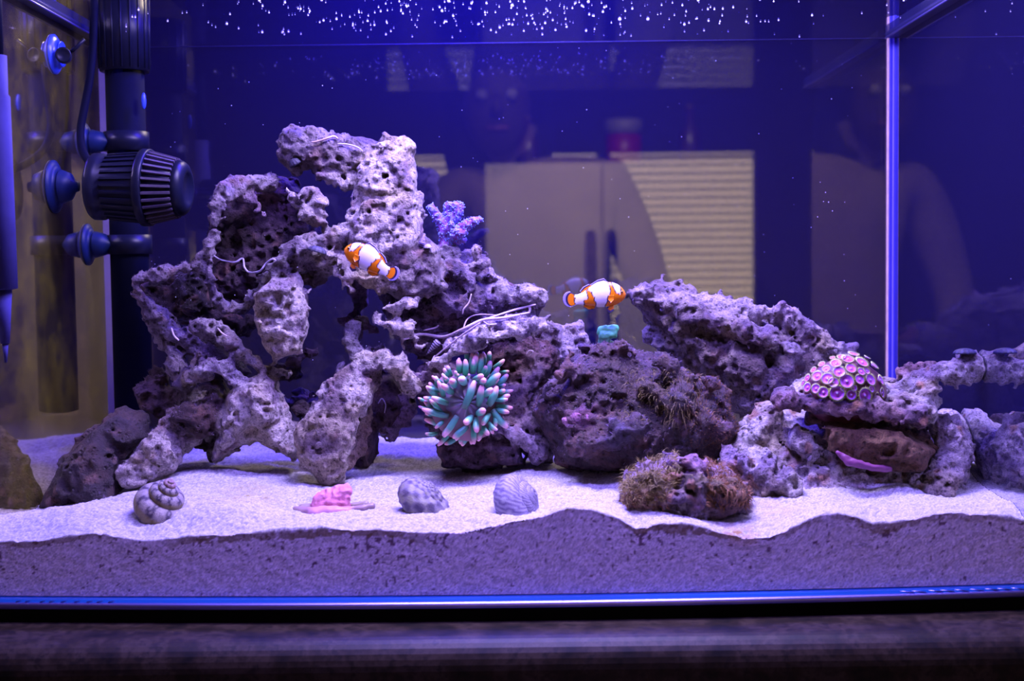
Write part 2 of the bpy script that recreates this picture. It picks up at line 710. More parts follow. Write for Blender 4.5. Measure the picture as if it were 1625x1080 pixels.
ZMAT = ZGL - 0.0105
mb = MB()
R_ = 0.020
yfr = -0.058
prof = [(0.62, ZMAT), (yfr + R_, ZMAT)]
for i in range(1, 9):
    q = math.pi / 2 * i / 8
    prof.append((yfr + R_ - R_ * math.sin(q), ZMAT - R_ + R_ * math.cos(q)))
for i in range(1, 7):
    q = math.pi / 2 * i / 6
    prof.append((yfr + R_ - R_ * math.cos(q), ZMAT - 0.045 - R_ * math.sin(q) * 0.8))
prof += [(0.62, ZMAT - 0.061)]
V = [(x, y, z) for x in (-1.0, 1.0) for y, z in prof]
m = len(prof)
fc = [(i, (i + 1) % m, (i + 1) % m + m, i + m) for i in range(m)] + [tuple(range(m - 1, -1, -1)), tuple(range(m, 2 * m))]
ct = solid('countertop', 'brown speckled granite countertop with rounded edge under the aquarium', 'countertop', V, fc, None, M_granite)
for p_ in ct.data.polygons:
    p_.use_smooth = False
cb = MB().box((-0.97, 0.0, 0.0), (0.97, 0.58, ZMAT - 0.0612)).build('cabinet', M_cab, None, smooth=False)
tag(cb, 'dark wooden base cabinet under the granite countertop', 'cabinet')

# ------------------------------------------------------------------ the aquarium
aq = empty('aquarium', (XM, 0.165, ZMAT), 'rimless glass aquarium with black foam base, lit violet from above', 'aquarium')
t = NT('clear_glass')
tr = t.n('BsdfTransparent')
tr.inputs[0].default_value = (1, 1, 1, 1)
M_clear = t.surf(tr.outputs[0])


def pane_material(name, diff, refl, rough, tintc=(1, 1, 1), glow=None, clear=0.0):
    t = NT(name)
    co = t.n('TexCoord').outputs['Object']
    d = t.n('BsdfDiffuse')
    base = t.mix(t.noise(9, 4, 0.6, co), diff, tuple(1.25 * v for v in diff))
    if glow:
        f1 = t.ramp(t.noise(14, 5, 0.7, co), [(0.42, (0, 0, 0)), (0.66, (1, 1, 1))])
        base = t.mix(f1, base, glow)
    t.l(base, d.inputs[0])
    g = t.n('BsdfGlossy')
    g.inputs['Color'].default_value = (*tintc, 1)
    g.inputs['Roughness'].default_value = rough
    mx = t.n('MixShader')
    mx.inputs[0].default_value = refl
    body = d.outputs[0]
    if clear:
        tr = t.n('BsdfTransparent')
        m2 = t.n('MixShader')
        m2.inputs[0].default_value = clear
        t.l(body, m2.inputs[1])
        t.l(tr.outputs[0], m2.inputs[2])
        body = m2.outputs[0]
    t.l(body, mx.inputs[1])
    t.l(g.outputs[0], mx.inputs[2])
    return t.surf(mx.outputs[0])


M_back = pane_material('back_glass', (0.003, 0.0025, 0.036), 0.075, 0.012, (1, 0.95, 1), clear=0.45)
M_side = pane_material('side_glass_right', (0.012, 0.01, 0.04), 0.72, 0.015, (0.92, 0.92, 1))
M_sideL = pane_material('side_glass_left', (0.035, 0.028, 0.02), 0.62, 0.05, (1, 0.95, 0.75), glow=(0.17, 0.145, 0.02))  # reflected window glow put into the pane's colour as yellow patches
TOP = ZW + 0.095
nb = 24
xs = np.linspace(XL - 0.008, XR + 0.008, nb + 1)
V, fc = [], []
for x in xs:
    y = float(yf(x))
    V += [(x, y - 0.006, ZBOT), (x, y, ZBOT), (x, y, TOP), (x, y - 0.006, TOP)]
for i in range(nb):
    a = 4 * i
    fc += [(a, a + 4, a + 7, a + 3), (a + 1, a + 2, a + 6, a + 5), (a + 3, a + 7, a + 6, a + 2), (a, a + 1, a + 5, a + 4)]
fc += [(0, 3, 2, 1), (4 * nb, 4 * nb + 1, 4 * nb + 2, 4 * nb + 3)]
link('front_pane', mesh('front_pane', V, fc), aq, M_clear)
MB().box((XL - 0.008, YB, ZBOT), (XR + 0.008, YB + 0.008, TOP)).build('back_pane', M_back, aq, smooth=False)
MB().box((XL - 0.008, 0.02, ZBOT), (XL, YB, TOP)).build('left_pane', M_sideL, aq, smooth=False)
MB().box((XR, 0.02, ZBOT), (XR + 0.008, YB, TOP)).build('right_pane', M_side, aq, smooth=False)

# glass floor with a ground, polished front edge
t = NT('edge_glass')
b = t.n('BsdfPrincipled')
b.inputs['Base Color'].default_value = (0.012, 0.10, 0.42, 1)
b.inputs['Roughness'].default_value = 0.25
b.inputs['Specular IOR Level'].default_value = 0.6
M_edge = t.surf(b.outputs[0])
t = NT('polished_bevel')
b = t.n('BsdfPrincipled')
b.inputs['Base Color'].default_value = (0.40, 0.34, 1.0, 1)
b.inputs['Roughness'].default_value = 0.34
b.inputs['Metallic'].default_value = 1.0
M_bevel = t.surf(b.outputs[0])


def strip(name, prof, mat, x0=XL - 0.008, x1=XR + 0.008, n=24, parent=aq):
    """Sweeps a (y offset, z) outline along the bowed front."""
    m, V, fc = len(prof), [], []
    for x in np.linspace(x0, x1, n + 1):
        y = float(yf(x))
        V += [(x, y + q[0], q[1]) for q in prof]
    for i in range(n):
        for j in range(m):
            k = (j + 1) % m
            fc.append((i * m + j, i * m + k, (i + 1) * m + k, (i + 1) * m + j))
    fc += [tuple(range(m)), tuple(range(n * m + m - 1, n * m - 1, -1))]
    return link(name, mesh(name, V, fc, smooth=False), parent, mat)


ZE = min(P(812, 943, -0.006)[2], ZBOT - .0002)
ZL = P(812, 953.5, -0.008)[2]
strip('floor_edge', [(-0.006, ZE), (-0.0075, ZL), (0.02, ZL), (0.02, ZE)], M_edge)
bev = [(-0.0075, ZL)]
for i in range(9):
    q = math.radians(-10 + 100 * i / 8)
    bev.append((-0.0072 - 0.0026 * math.cos(q) * 1.0, ZL - 0.0026 + 0.0026 * math.sin(q)))
bv = [(-0.0072 - 0.0026 * math.cos(math.radians(a)), ZL - 0.0026 + 0.0026 * math.sin(math.radians(a))) for a in range(95, -95, -8)]
strip('polished_bevel', bv + [(0.02, ZL - 0.0052), (0.02, ZL)], M_bevel)
o = MB().box((XL - 0.008, 0.022, ZGL), (XR + 0.008, YB + 0.008, ZBOT)).build('floor_pane', M_edge, aq, smooth=False)
strip('foam_base', [(-0.0075, ZMAT + 0.0002), (-0.0075, ZL - 0.0053), (0.02, ZL - 0.0053), (0.02, ZMAT + 0.0002)], M_black)
MB().box((XL - 0.006, 0.0225, ZMAT + 0.0002), (XR + 0.006, YB + 0.006, ZGL)).build('foam_pad', M_black, aq, smooth=False)
# slanting highlights of the ground edge, built as thin rods at both ends
for x0_, x1_, sg, nn in ((-8, 165, 1, 9), (1432, 1640, -1, 9)):
    for i in range(nn):
        px = x0_ + (x1_ - x0_) * (i + 0.5) / nn + random.Random(i).uniform(-3, 3)
        yy = 954 if sg > 0 else 934 + 6 * (1 - (px - 1432) / 208)
        dy = float(yf(P(px, 950, 0)[0]))
        y0 = 944 - 3 * abs(px - 812) / 812
        a = P(px + sg * 14, 0, dy - 0.0068)
        b_ = P(px - sg * 10, 0, dy - 0.0080)
        MB().tube([(a[0], a[1], ZE - 0.0008), (0.5 * (a[0] + b_[0]), dy - 0.0070, 0.5 * (ZE + ZL)), (b_[0], b_[1], ZL + 0.0006)], [0.00035, 0.00035, 0.00035], 6).build('edge_highlight', M_bevel, aq)

# corner seams: light piped along the back pane edges is put into the strip colours
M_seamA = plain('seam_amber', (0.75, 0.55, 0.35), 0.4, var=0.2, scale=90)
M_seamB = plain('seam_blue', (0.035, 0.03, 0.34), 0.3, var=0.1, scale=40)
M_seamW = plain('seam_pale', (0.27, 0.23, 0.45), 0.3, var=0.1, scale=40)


def upright(name, px0, px1, y0, y1, mat, z0=ZBOT + 0.002, z1=ZW + 0.02):
    a, b = P(px0, 320, y0)[0], P(px1, 320, y0)[0]
    return MB().box((a, y0, z0), (b, y1, z1)).build(name, mat, aq, smooth=False)


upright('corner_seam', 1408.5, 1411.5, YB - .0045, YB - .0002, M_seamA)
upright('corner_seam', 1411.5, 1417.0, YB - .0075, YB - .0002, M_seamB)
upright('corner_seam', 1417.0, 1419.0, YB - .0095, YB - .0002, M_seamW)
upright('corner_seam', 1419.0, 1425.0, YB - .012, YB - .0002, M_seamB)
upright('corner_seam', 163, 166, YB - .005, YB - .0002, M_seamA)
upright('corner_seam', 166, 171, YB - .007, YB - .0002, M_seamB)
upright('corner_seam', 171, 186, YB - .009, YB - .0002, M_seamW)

# rails along the tops of the side panes
M_rail = plain('rail_plastic', (0.015, 0.015, 0.05), 0.3, var=0.2, scale=30)
M_railE = plain('rail_lip', (0.06, 0.05, 0.20), 0.3, var=0.1)
for x, s_ in ((XR, -1), (XL, 1)):
    MB().box((min(x, x + s_ * 0.010), 0.02, ZW - 0.002), (max(x, x + s_ * 0.010), YB - 0.012, ZW + 0.010)).build('side_rail', M_rail, aq, smooth=False)
    MB().tube([(x + s_ * 0.0105, 0.02, ZW - 0.002), (x + s_ * 0.0105, YB - 0.013, ZW - 0.002)], 0.0009, 8).build('rail_lip', M_railE, aq)
MB().tube([(XL + 0.03, YB - 0.0015, ZW), (XR - 0.002, YB - 0.0015, ZW)], 0.00022, 6).build('waterline', M_railE, aq)

# water: its surface, seen from below, mirrors the tank at this shallow angle
t = NT('water_surface')
tr = t.n('BsdfTransparent')
g = t.n('BsdfGlossy')
g.inputs['Roughness'].default_value = 0.002
g.inputs['Color'].default_value = (0.8, 0.8, 1, 1)
lw = t.n('LayerWeight')
lw.inputs['Blend'].default_value = 0.5
fac = t.ramp(lw.outputs['Facing'], [(0.0, (0.02,) * 3), (0.6, (0.04,) * 3), (0.85, (0.22,) * 3)])
bp = t.n('Bump')
bp.inputs['Distance'].default_value = 0.00008
t.l(t.noise(55, 2, 0.5, t.n('TexCoord').outputs['Object']), bp.inputs['Height'])
mx = t.n('MixShader')
t.l(fac, mx.inputs[0])
t.l(tr.outputs[0], mx.inputs[1])
t.l(g.outputs[0], mx.inputs[2])
M_water = t.surf(mx.outputs[0])
wv = [(XL, 0.021, ZW), (XR, 0.021, ZW), (XR, YB, ZW), (XL, YB, ZW)]
link('water_surface', mesh('water_surface', wv, [(0, 1, 2, 3)], smooth=False), aq, M_water)

# bubbles caught under the water surface
rg = np.random.RandomState(5)
mb = MB()
for i in range(480):
    px = float(np.clip(rg.normal(760, 290), 200, 1500))
    py = rg.uniform(-4, 62) ** 1.0
    if rg.rand() < (py / 62) ** 2 * 0.85:
        continue
    q = PZ(px, py, ZW - 0.0007)
    if not (XL + 0.02 < q[0] < XR - 0.02 and 0.03 < q[1] < YB - 0.01):
        continue
    mb.ball(q, abs(rg.normal(0.00035, 0.00028)) + 0.00018, 6, 4)
M_bub = plain('bubble', (0.85, 0.85, 1.0), 0.2, var=0.0)
bo = mb.build('bubble_scatter', M_bub, None)
tag(bo, 'tiny bright bubbles scattered under the water surface', 'bubbles', kind='stuff')
mb = MB()
for i in range(150):
    px, py, yy = rg.uniform(240, 1400), rg.uniform(75, 600), rg.uniform(0.05, 0.3)
    mb.ball(P(px, py, yy), rg.uniform(0.00015, 0.00035), 5, 4)
tag(mb.build('drifting_specks', M_bub, None), 'fine pale specks drifting in the open water', 'specks', kind='stuff')

# ------------------------------------------------------------------ sand
FRONT = [(-60, 858), (0, 860), (60, 858), (150, 845), (220, 858), (250, 857), (330, 848), (440, 844), (510, 838), (600, 840), (680, 845), (740, 842), (790, 830),
         (860, 818), (900, 805), (940, 808), (985, 825), (1010, 838), (1050, 830), (1100, 832), (1145, 845), (1180, 852), (1220, 852), (1260, 836),
         (1300, 818), (1330, 814), (1360, 820), (1385, 832), (1430, 828), (1470, 816), (1520, 812), (1570, 816), (1625, 826), (1700, 830)]
fx, fz = [], []
for px, py in FRONT:
    q = P(px, py, 0.0)
    q = P(px, py, float(yf(q[0])))
    fx.append(q[0])
    fz.append(q[2])
fx, fz = np.array(fx), np.array(fz)
CTRL = [(80, 808, .12), (10, 805, .15), (190, 785, .12), (250, 775, .10), (300, 740, .15), (345, 742, .17), (420, 735, .18), (470, 738, .18), (520, 768, .15), (560, 755, .17), (610, 728, .24),
        (640, 712, .28), (700, 712, .28), (690, 745, .19), (760, 745, .18), (830, 735, .18), (870, 742, .17), (900, 745, .15), (1000, 750, .13), (1100, 745, .13),
        (960, 790, .06), (1000, 800, .05), (1150, 822, .045), (1240, 815, .04), (1250, 785, .07), (1300, 768, .085), (1400, 764, .09), (1480, 768, .10), (1510, 790, .08), (1400, 800, .055), (1560, 735, .16), (1540, 695, .27),
        (1415, 690, .35), (900, 690, .35), (500, 690, .35), (200, 690, .35), (1180, 690, .35), (230, 815, .05), (330, 790, .08), (520, 810, .06), (670, 808, .06), (820, 812, .045), (760, 770, .12)]
cx = np.array([P(*c) for c in CTRL])


def sand_z(x, y):
    x, y = np.asarray(x, float), np.asarray(y, float)
    num, den = 0, 0
    for q in cx:
        wt = 1.0 / ((x - q[0]) ** 2 + (y - q[1]) ** 2 + 0.0003) ** 1.6
        num, den = num + wt * q[2], den + wt
    inner = num / den
    s = np.clip((y - yf(x) - 0.002) / 0.036, 0, 1)
    s = s * s * (3 - 2 * s)
    return np.interp(x, fx, fz) * (1 - s) + inner * s


nxs = 620
xs = np.linspace(XL + 0.0003, XR - 0.0003, nxs)
ys01 = np.concatenate([np.linspace(0, 0.34, 130)[:-1], np.linspace(0.34, 1, 120)])
rows = []
NF = 44
for j in range(NF):
    u = j / NF
    zt = np.interp(xs, fx, fz)
    rows.append(np.c_[xs, yf(xs) + 0.0012, ZBOT + 0.0004 + (zt - ZBOT - 0.0004) * u])
for v_ in ys01:
    y = yf(xs) + 0.0012 + (YB - 0.001 - yf(xs) - 0.0012) * v_
    rows.append(np.c_[xs, y, sand_z(xs, y)])
V = np.concatenate(rows)
nr = len(rows)
ii = (np.arange(nr - 1)[:, None] * nxs + np.arange(nxs - 1)[None, :]).ravel()
Q = np.stack([ii, ii + 1, ii + 1 + nxs, ii + nxs], 1)
front = np.repeat(np.arange(nr) < NF, nxs)
grain = np.random.RandomState(2).uniform(-1, 1, len(V))
lump = vnoise(V / 0.005) + 0.6 * vnoise(V / 0.002 + 7)
V[~front, 2] += 0.0006 * grain[~front] + 0.0009 * lump[~front] + 0.0022 * fbm(V[~front] / 0.03 + 4, 2)
V[front, 1] += np.clip(0.00012 * grain[front] + 0.00016 * lump[front], -0.0003, 0.0003)
base = np.tile(np.array([0.58, 0.55, 0.58]), (len(V), 1)) * (1 + 0.34 * grain)[:, None]
depth = np.interp(V[:, 0], fx, fz) - V[:, 2]                     # below the sand line, for the front face
n1 = vnoise(V / 0.0034 + 40)
n2 = vnoise(V / 0.013 + 50)
mxs = np.clip(1 - np.abs(V[:, 0] + 0.06) / 0.22, 0, 1)
pits = front & (vnoise(V / 0.0022 + 44) + .3 * vnoise(V / .0011) > 0.62 - 0.20 * n2 - .12 * mxs + np.clip((depth - 0.010) * 12, -0.04, 0.3))
base[pits] = (0.15, 0.10, 0.13)
base[front] *= (1.36, 1.22, 1.36)  # front face brightened in its colour, in place of more light
crackn = np.abs(vnoise(V * np.array([1, 1, 2.6]) / 0.022 + 90))
base[front & (crackn < 0.012) & (depth > 0.012) & (vnoise(V / .05 + 33) > .1)] *= 0.6
al = front & (depth < 0.0045 + 0.004 * vnoise(V / 0.03 + 60) + 0.002 * vnoise(V / 0.004)) & (n1 > -0.5)
alg = np.clip(vnoise(V / 0.045 + 71) + 0.55, 0, 1)[:, None] * 0.85
base = np.where(al[:, None], base * (1 - alg) + alg * np.array([0.26, 0.17, 0.10]), base)
for px, py, yd, rad, amt, colr in ((390, 785, .08, .032, .8, (0.50, 0.40, 0.10)), (400, 760, .11, .028, .65, (0.5, 0.42, 0.2)), (1225, 815, .045, .022, .8, (0.6, 0.5, 0.2)),
                                   (910, 812, .012, .016, .9, (0.36, 0.30, 0.08)), (1170, 845, .012, .022, .9, (0.45, 0.25, 0.08)), (600, 800, .06, .02, .25, (0.6, 0.45, 0.3)),
                                   (770, 775, .1, .02, .2, (0.6, 0.42, 0.3))):
    q = P(px, py, yd)
    dd = np.hypot(V[:, 0] - q[0], V[:, 1] - q[1]) / rad
    wt = np.clip(1.2 - dd, 0, 1) * np.clip(0.5 + vnoise(V / 0.004 + px), 0, 1) * amt
    wt = wt * np.where(front, np.clip(1 - depth / 0.011, 0, 1), 1)
    base = base * (1 - wt[:, None]) + wt[:, None] * np.array(colr)
M_sand = plain('aragonite_sand', None, 0.85, spec=0.25, var=0.35, scale=800, bump=0.0009, attr=True)
M_sandF = plain('front_sand', None, 0.9, spec=0.15, var=0.3, scale=800, bump=0.00022, attr=True)
sand = solid('sand_bed', 'pale violet lit aragonite sand bed across the tank floor', 'sand', V, Q, base, M_sand, kind='stuff', base=np.array([XM, 0.165, ZBOT]))
sand.data.materials.append(M_sandF)
sand.data.polygons.foreach_set('material_index', (np.arange(len(Q)) < (NF - 1) * (nxs - 1)).astype(np.int32))

# ------------------------------------------------------------------ rocks
M_rock = rock_material('reef_rock')
M_rockD = rock_material('algae_rock', rough_lo=0.18, spec=0.6, speck=0.45, bump=0.0013)
PDR = (0.20, 0.12, 0.17)                      # purple-brown turf on sheltered faces
RG = 'live rocks of the reef'

T = [
    # crown, left lobe
    cap((476, 232, .20, 27), (525, 246, .20, 37), (575, 260, .20, 33), (612, 262, .20, 24), c=MID),
    cap((470, 224, .195, 22), (520, 222, .195, 16), (575, 236, .195, 12), c=LILAC),
    cap((498, 204, .19, 5), (499, 214, .19, 7), c=MID), cap((454, 245, .195, 10), (466, 268, .195, 9), c=MID),
    cap((510, 280, .185, 7), (550, 290, .185, 9), (575, 284, .185, 10), c=PALE),
    # crown, pale buttress
    cap((614, 212, .19, 5), (618, 222, .19, 9), (634, 228, .185, 8), c=MID),
    cap((643, 228, .18, 13), (612, 248, .175, 15), (585, 268, .175, 11), c=PALE),
    poly([(574, 268), (600, 250), (645, 222), (656, 245), (664, 290), (668, 345), (668, 380), (655, 408), (600, 412), (552, 395), (552, 362), (568, 330)], .19, .165, t=.024, wd=.012, c=PALE),
    cap((655, 262, .18, 6), (666, 300, .18, 6), (668, 350, .18, 7), c=LILAC),
    cap((576, 282, .172, 8), (562, 340, .165, 9), (548, 372, .16, 9), c=PALE),
    # the joint behind the first fish
    poly([(436, 412), (500, 375), (555, 355), (665, 365), (700, 395), (700, 455), (650, 478), (600, 455), (548, 440), (500, 428), (450, 445)], .185, .165, t=.022, c=(.50, .42, .43)),
    cap((640, 405, .155, 14), (660, 430, .16, 18), (640, 450, .155, 14), c=(.52, .42, .42)),
    # cliff sheet at the back of the left hollow
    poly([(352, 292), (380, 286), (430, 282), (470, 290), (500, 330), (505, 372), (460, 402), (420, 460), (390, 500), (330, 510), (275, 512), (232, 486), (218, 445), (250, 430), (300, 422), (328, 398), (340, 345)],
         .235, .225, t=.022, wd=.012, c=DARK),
    cap((400, 300, .22, 18), (440, 310, .22, 22), (470, 330, .22, 16), c=(.30, .14, .24)),
    cap((430, 360, .225, 20), (400, 400, .22, 20), (420, 370, .22, 14), c=PDR),
    cap((432, 290, .20, 10), (400, 290, .185, 10), (372, 294, .175, 10), (355, 303, .17, 9), (346, 330, .165, 8), (344, 365, .165, 9), (334, 392, .165, 10), (322, 415, .165, 11), c=(.48, .40, .46)),
    cap((372, 296, .18, 8), (400, 318, .185, 7), (418, 340, .19, 7), c=(.42, .28, .42)),
    cap((325, 415, .165, 10), (332, 445, .165, 9), (340, 470, .17, 8), (355, 490, .18, 9), c=(.38, .30, .44)),
    cap((322, 412, .165, 8), (292, 425, .16, 7), (262, 432, .155, 9), (228, 440, .155, 10), (217, 452, .155, 9), (228, 478, .16, 11), (250, 505, .175, 11), (264, 522, .185, 12), c=(.36, .28, .36)),
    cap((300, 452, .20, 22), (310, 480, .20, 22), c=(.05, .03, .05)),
    # left column
    cap((264, 522, .19, 14), (276, 552, .185, 14), (286, 580, .18, 16), (294, 606, .17, 14), c=(.40, .32, .42)),
    cap((296, 535, .18, 16), (306, 548, .185, 14), (318, 572, .185, 12), c=(.30, .22, .40)),
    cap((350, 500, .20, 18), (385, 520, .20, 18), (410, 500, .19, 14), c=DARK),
    # small pale knob
    cap((452, 300, .165, 9), (474, 318, .16, 12), (490, 304, .16, 11), (506, 318, .165, 9), c=PALE),
    cap((470, 325, .158, 12), (478, 338, .158, 8), (505, 345, .165, 12), (520, 362, .165, 11), c=(.55, .46, .46)),
    # diagonal ridge
    cap((545, 375, .165, 16), (492, 388, .16, 14), (456, 404, .155, 13), (432, 434, .155, 12), (402, 468, .165, 10), (374, 490, .175, 8), c=(.50, .43, .48)),
    poly([(410, 462), (432, 442), (470, 440), (486, 470), (492, 520), (476, 556), (440, 572), (416, 548), (404, 508)], .155, .15, t=.018, wd=.010, c=PALE),
    cap((465, 428, .18, 20), (500, 432, .18, 14), c=DARK), cap((468, 572, .18, 15), (497, 562, .18, 8), c=PDR), cap((440, 592, .19, 14), (470, 590, .19, 10), c=DARK),
    cap((510, 412, .16, 10), (522, 404, .155, 9), (545, 420, .155, 14), (552, 440, .155, 11), (553, 456, .155, 7), c=PALE),
    cap((568, 432, .155, 9), (590, 442, .155, 12), (602, 452, .155, 8), c=(.60, .54, .44)),
    # left middle ridges
    cap((316, 521, .155, 7), (338, 521, .15, 9), (366, 540, .15, 10), (392, 568, .15, 11), (420, 584, .15, 11), (446, 590, .155, 10), (456, 592, .155, 9), c=(.54, .46, .48)),
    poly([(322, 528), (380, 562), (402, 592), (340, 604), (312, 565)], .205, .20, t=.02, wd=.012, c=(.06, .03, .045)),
    cap((318, 560, .175, 10), (305, 585, .17, 10), c=(.36, .24, .36)),
    cap((298, 604, .16, 9), (322, 590, .15, 12), (342, 577, .145, 11), (364, 582, .145, 11), (380, 606, .145, 12), (392, 630, .145, 14), c=(.56, .50, .56)),
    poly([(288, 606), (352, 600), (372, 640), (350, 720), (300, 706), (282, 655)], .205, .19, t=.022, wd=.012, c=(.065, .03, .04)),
    poly([(384, 604), (420, 588), (440, 602), (452, 640), (464, 680), (474, 714), (466, 727), (440, 714), (412, 702), (386, 706), (366, 722), (346, 737), (335, 726), (346, 690), (352, 650), (366, 620)], .155, .165, t=.026, wd=.016, c=PALE),
    cap((358, 650, .165, 10), (344, 690, .17, 9), (338, 728, .17, 8), c=DARK),
    # left foot and nub
    cap((332, 650, .175, 24), (296, 680, .155, 29), (252, 722, .135, 32), (214, 752, .13, 28), c=PALE),
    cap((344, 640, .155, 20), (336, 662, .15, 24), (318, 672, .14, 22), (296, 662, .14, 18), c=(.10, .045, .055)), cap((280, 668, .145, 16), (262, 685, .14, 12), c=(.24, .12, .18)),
    cap((250, 598, .20, 8), (245, 612, .20, 12), (240, 626, .20, 17), (268, 640, .20, 18), (295, 640, .195, 20), c=PDR),
    # arch leg in the middle
    cap((590, 582, .16, 22), (562, 608, .15, 31), (535, 648, .14, 38), (518, 690, .135, 44), (514, 715, .132, 36), (527, 748, .135, 24), c=PALE),
    cap((575, 575, .15, 20), (606, 571, .145, 17), (630, 577, .145, 15), (643, 600, .148, 13), (654, 620, .16, 12), c=PALE),
    cap((650, 612, .16, 13), (668, 606, .165, 13), (690, 592, .17, 14), c=(.52, .42, .46)),
    cap((566, 612, .16, 14), (570, 650, .165, 16), (562, 700, .165, 18), (552, 738, .155, 12), c=TAN),
    cap((560, 522, .17, 11), (556, 545, .165, 14), (566, 562, .165, 18), c=(.48, .42, .46)), cap((545, 575, .165, 9), (530, 600, .16, 9), c=(.38, .30, .50)),
    cap((605, 556, .17, 10), (585, 560, .165, 10), c=(.30, .24, .50)),
    cap((503, 506, .19, 4), (530, 508, .19, 5), (556, 509, .185, 7), (580, 515, .185, 6), (598, 523, .185, 3.5), c=(.36, .22, .42)),
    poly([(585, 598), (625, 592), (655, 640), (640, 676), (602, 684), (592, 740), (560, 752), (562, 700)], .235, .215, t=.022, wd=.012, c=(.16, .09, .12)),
    cap((566, 440, .195, 12), (572, 480, .215, 8), (566, 510, .20, 9), (562, 530, .185, 10), c=(.2, .12, .24)),
    cap((478, 640, .18, 10), (490, 670, .17, 12), (470, 690, .17, 12), c=(.12, .07, .10)),
    cap((440, 640, .20, 14), (480, 632, .21, 12), (505, 640, .2, 12), c=(.10, .06, .2)),
]
TC = [cap((606, 592, .14, 9), (600, 640, .13, 20), (604, 700, .13, 24), c=DARK)]


def tower_tint(V, C):
    n = fbm(V / 0.03 + 5, 2)
    g = np.clip(n * 1.2 - 0.25, 0, 0.5)[:, None]
    bright = (C.mean(1) > 0.35)[:, None]
    C = np.where(bright, C * (1 - g) + g * np.array([0.46, 0.36, 0.16]), C)
    m = np.clip(fbm(V / 0.018 + 15, 3) * 1.7 - 0.05 - .25 * (C.mean(1) > .55), 0, 0.85)[:, None]
    return C * (1 - m) + m * C * np.array([0.38, 0.30, 0.46])


T = [q[:-1] + (q[-1] * (.68 if q[-1].mean() < .5 else 1.0),) for q in T]       # turf-covered ridges are darker than the bare buttresses
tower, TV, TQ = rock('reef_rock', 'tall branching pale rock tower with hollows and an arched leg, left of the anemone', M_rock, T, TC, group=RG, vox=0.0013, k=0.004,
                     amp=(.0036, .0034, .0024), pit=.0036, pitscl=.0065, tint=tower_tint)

R2 = [
    poly([(602, 462), (655, 400), (690, 396), (745, 398), (770, 402), (778, 432), (805, 455), (848, 460), (866, 472), (866, 486), (842, 502), (790, 522), (740, 545), (690, 566), (645, 562), (622, 520)], .225, .205, t=.032, c=(.20, .14, .22)),
    cap((800, 464, .19, 11), (838, 467, .18, 12), (856, 472, .18, 10), c=(.56, .50, .50)),
    cap((776, 440, .20, 10), (800, 462, .19, 10), c=(.42, .35, .40)),
    cap((756, 400, .19, 11), (765, 412, .19, 10), (752, 428, .19, 10), c=(.52, .44, .46)),
    cap((690, 402, .19, 8), (725, 402, .19, 7), c=(.42, .36, .44)),
    cap((606, 502, .15, 7), (632, 490, .15, 7), (652, 476, .15, 7), (668, 468, .155, 5), c=PALE), cap((620, 515, .155, 7), (645, 520, .15, 11), (652, 537, .155, 9), (668, 545, .16, 6), c=PALE),
    cap((690, 430, .18, 14), (720, 420, .185, 12), (740, 450, .18, 14), c=(.24, .18, .28)), cap((700, 480, .18, 14), (740, 490, .18, 12), (780, 480, .18, 12), c=(.18, .12, .22)),
    # ledge over the anemone
    cap((692, 578, .15, 8), (716, 561, .14, 9), (752, 541, .128, 10), (792, 529, .122, 9), (832, 521, .125, 8), (862, 513, .135, 7), c=(.70, .62, .60)),
    cap((720, 548, .16, 12), (760, 530, .155, 12), (800, 518, .15, 11), (845, 510, .15, 9), c=(.44, .36, .48)),
    cap((760, 520, .18, 12), (840, 505, .18, 10), c=(.3, .24, .36)),
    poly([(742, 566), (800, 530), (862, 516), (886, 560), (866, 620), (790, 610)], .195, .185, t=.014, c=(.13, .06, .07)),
    # body behind and under the anemone
    poly([(655, 596), (716, 572), (780, 600), (832, 596), (866, 610), (858, 680), (872, 724), (838, 724), (805, 705), (760, 712), (706, 700), (680, 664), (662, 632)], .195, .19, t=.032, wd=.02, c=(.36, .25, .32)),
    cap((664, 600, .165, 10), (690, 588, .16, 11), (715, 580, .155, 10), c=(.50, .38, .42)),
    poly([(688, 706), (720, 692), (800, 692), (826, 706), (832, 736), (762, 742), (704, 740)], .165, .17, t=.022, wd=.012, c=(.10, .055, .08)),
    cap((782, 680, .15, 7), (815, 686, .15, 9), (836, 700, .155, 10), (850, 718, .16, 13), c=(.52, .42, .52)), cap((858, 650, .17, 13), (850, 690, .165, 14), c=(.42, .33, .46)),
    cap((640, 625, .215, 10), (640, 660, .215, 14), (620, 680, .215, 12), c=(.30, .2, .3)),
    cap((845, 580, .175, 8), (850, 610, .17, 10), (836, 640, .17, 10), c=(.36, .26, .36)),
]


def mid_tint(V, C):
    m = np.clip(fbm(V / 0.012 + 25, 2) * 1.3, 0, 0.85)[:, None]
    hi = np.clip(fbm(V / 0.009 + 45, 2) * 1.2 - 0.2, 0, 0.7)[:, None]
    C = C * (1 - m) + m * C * np.array([0.25, 0.19, 0.36])
    return C * (1 - hi) + hi * (C + np.array([.16, .12, .16]))


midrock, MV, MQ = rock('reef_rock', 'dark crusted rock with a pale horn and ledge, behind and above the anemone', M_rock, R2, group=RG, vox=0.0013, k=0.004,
                       amp=(.0034, .0046, .0028), pit=.0042, pitscl=.0075, seed=40, tint=mid_tint)

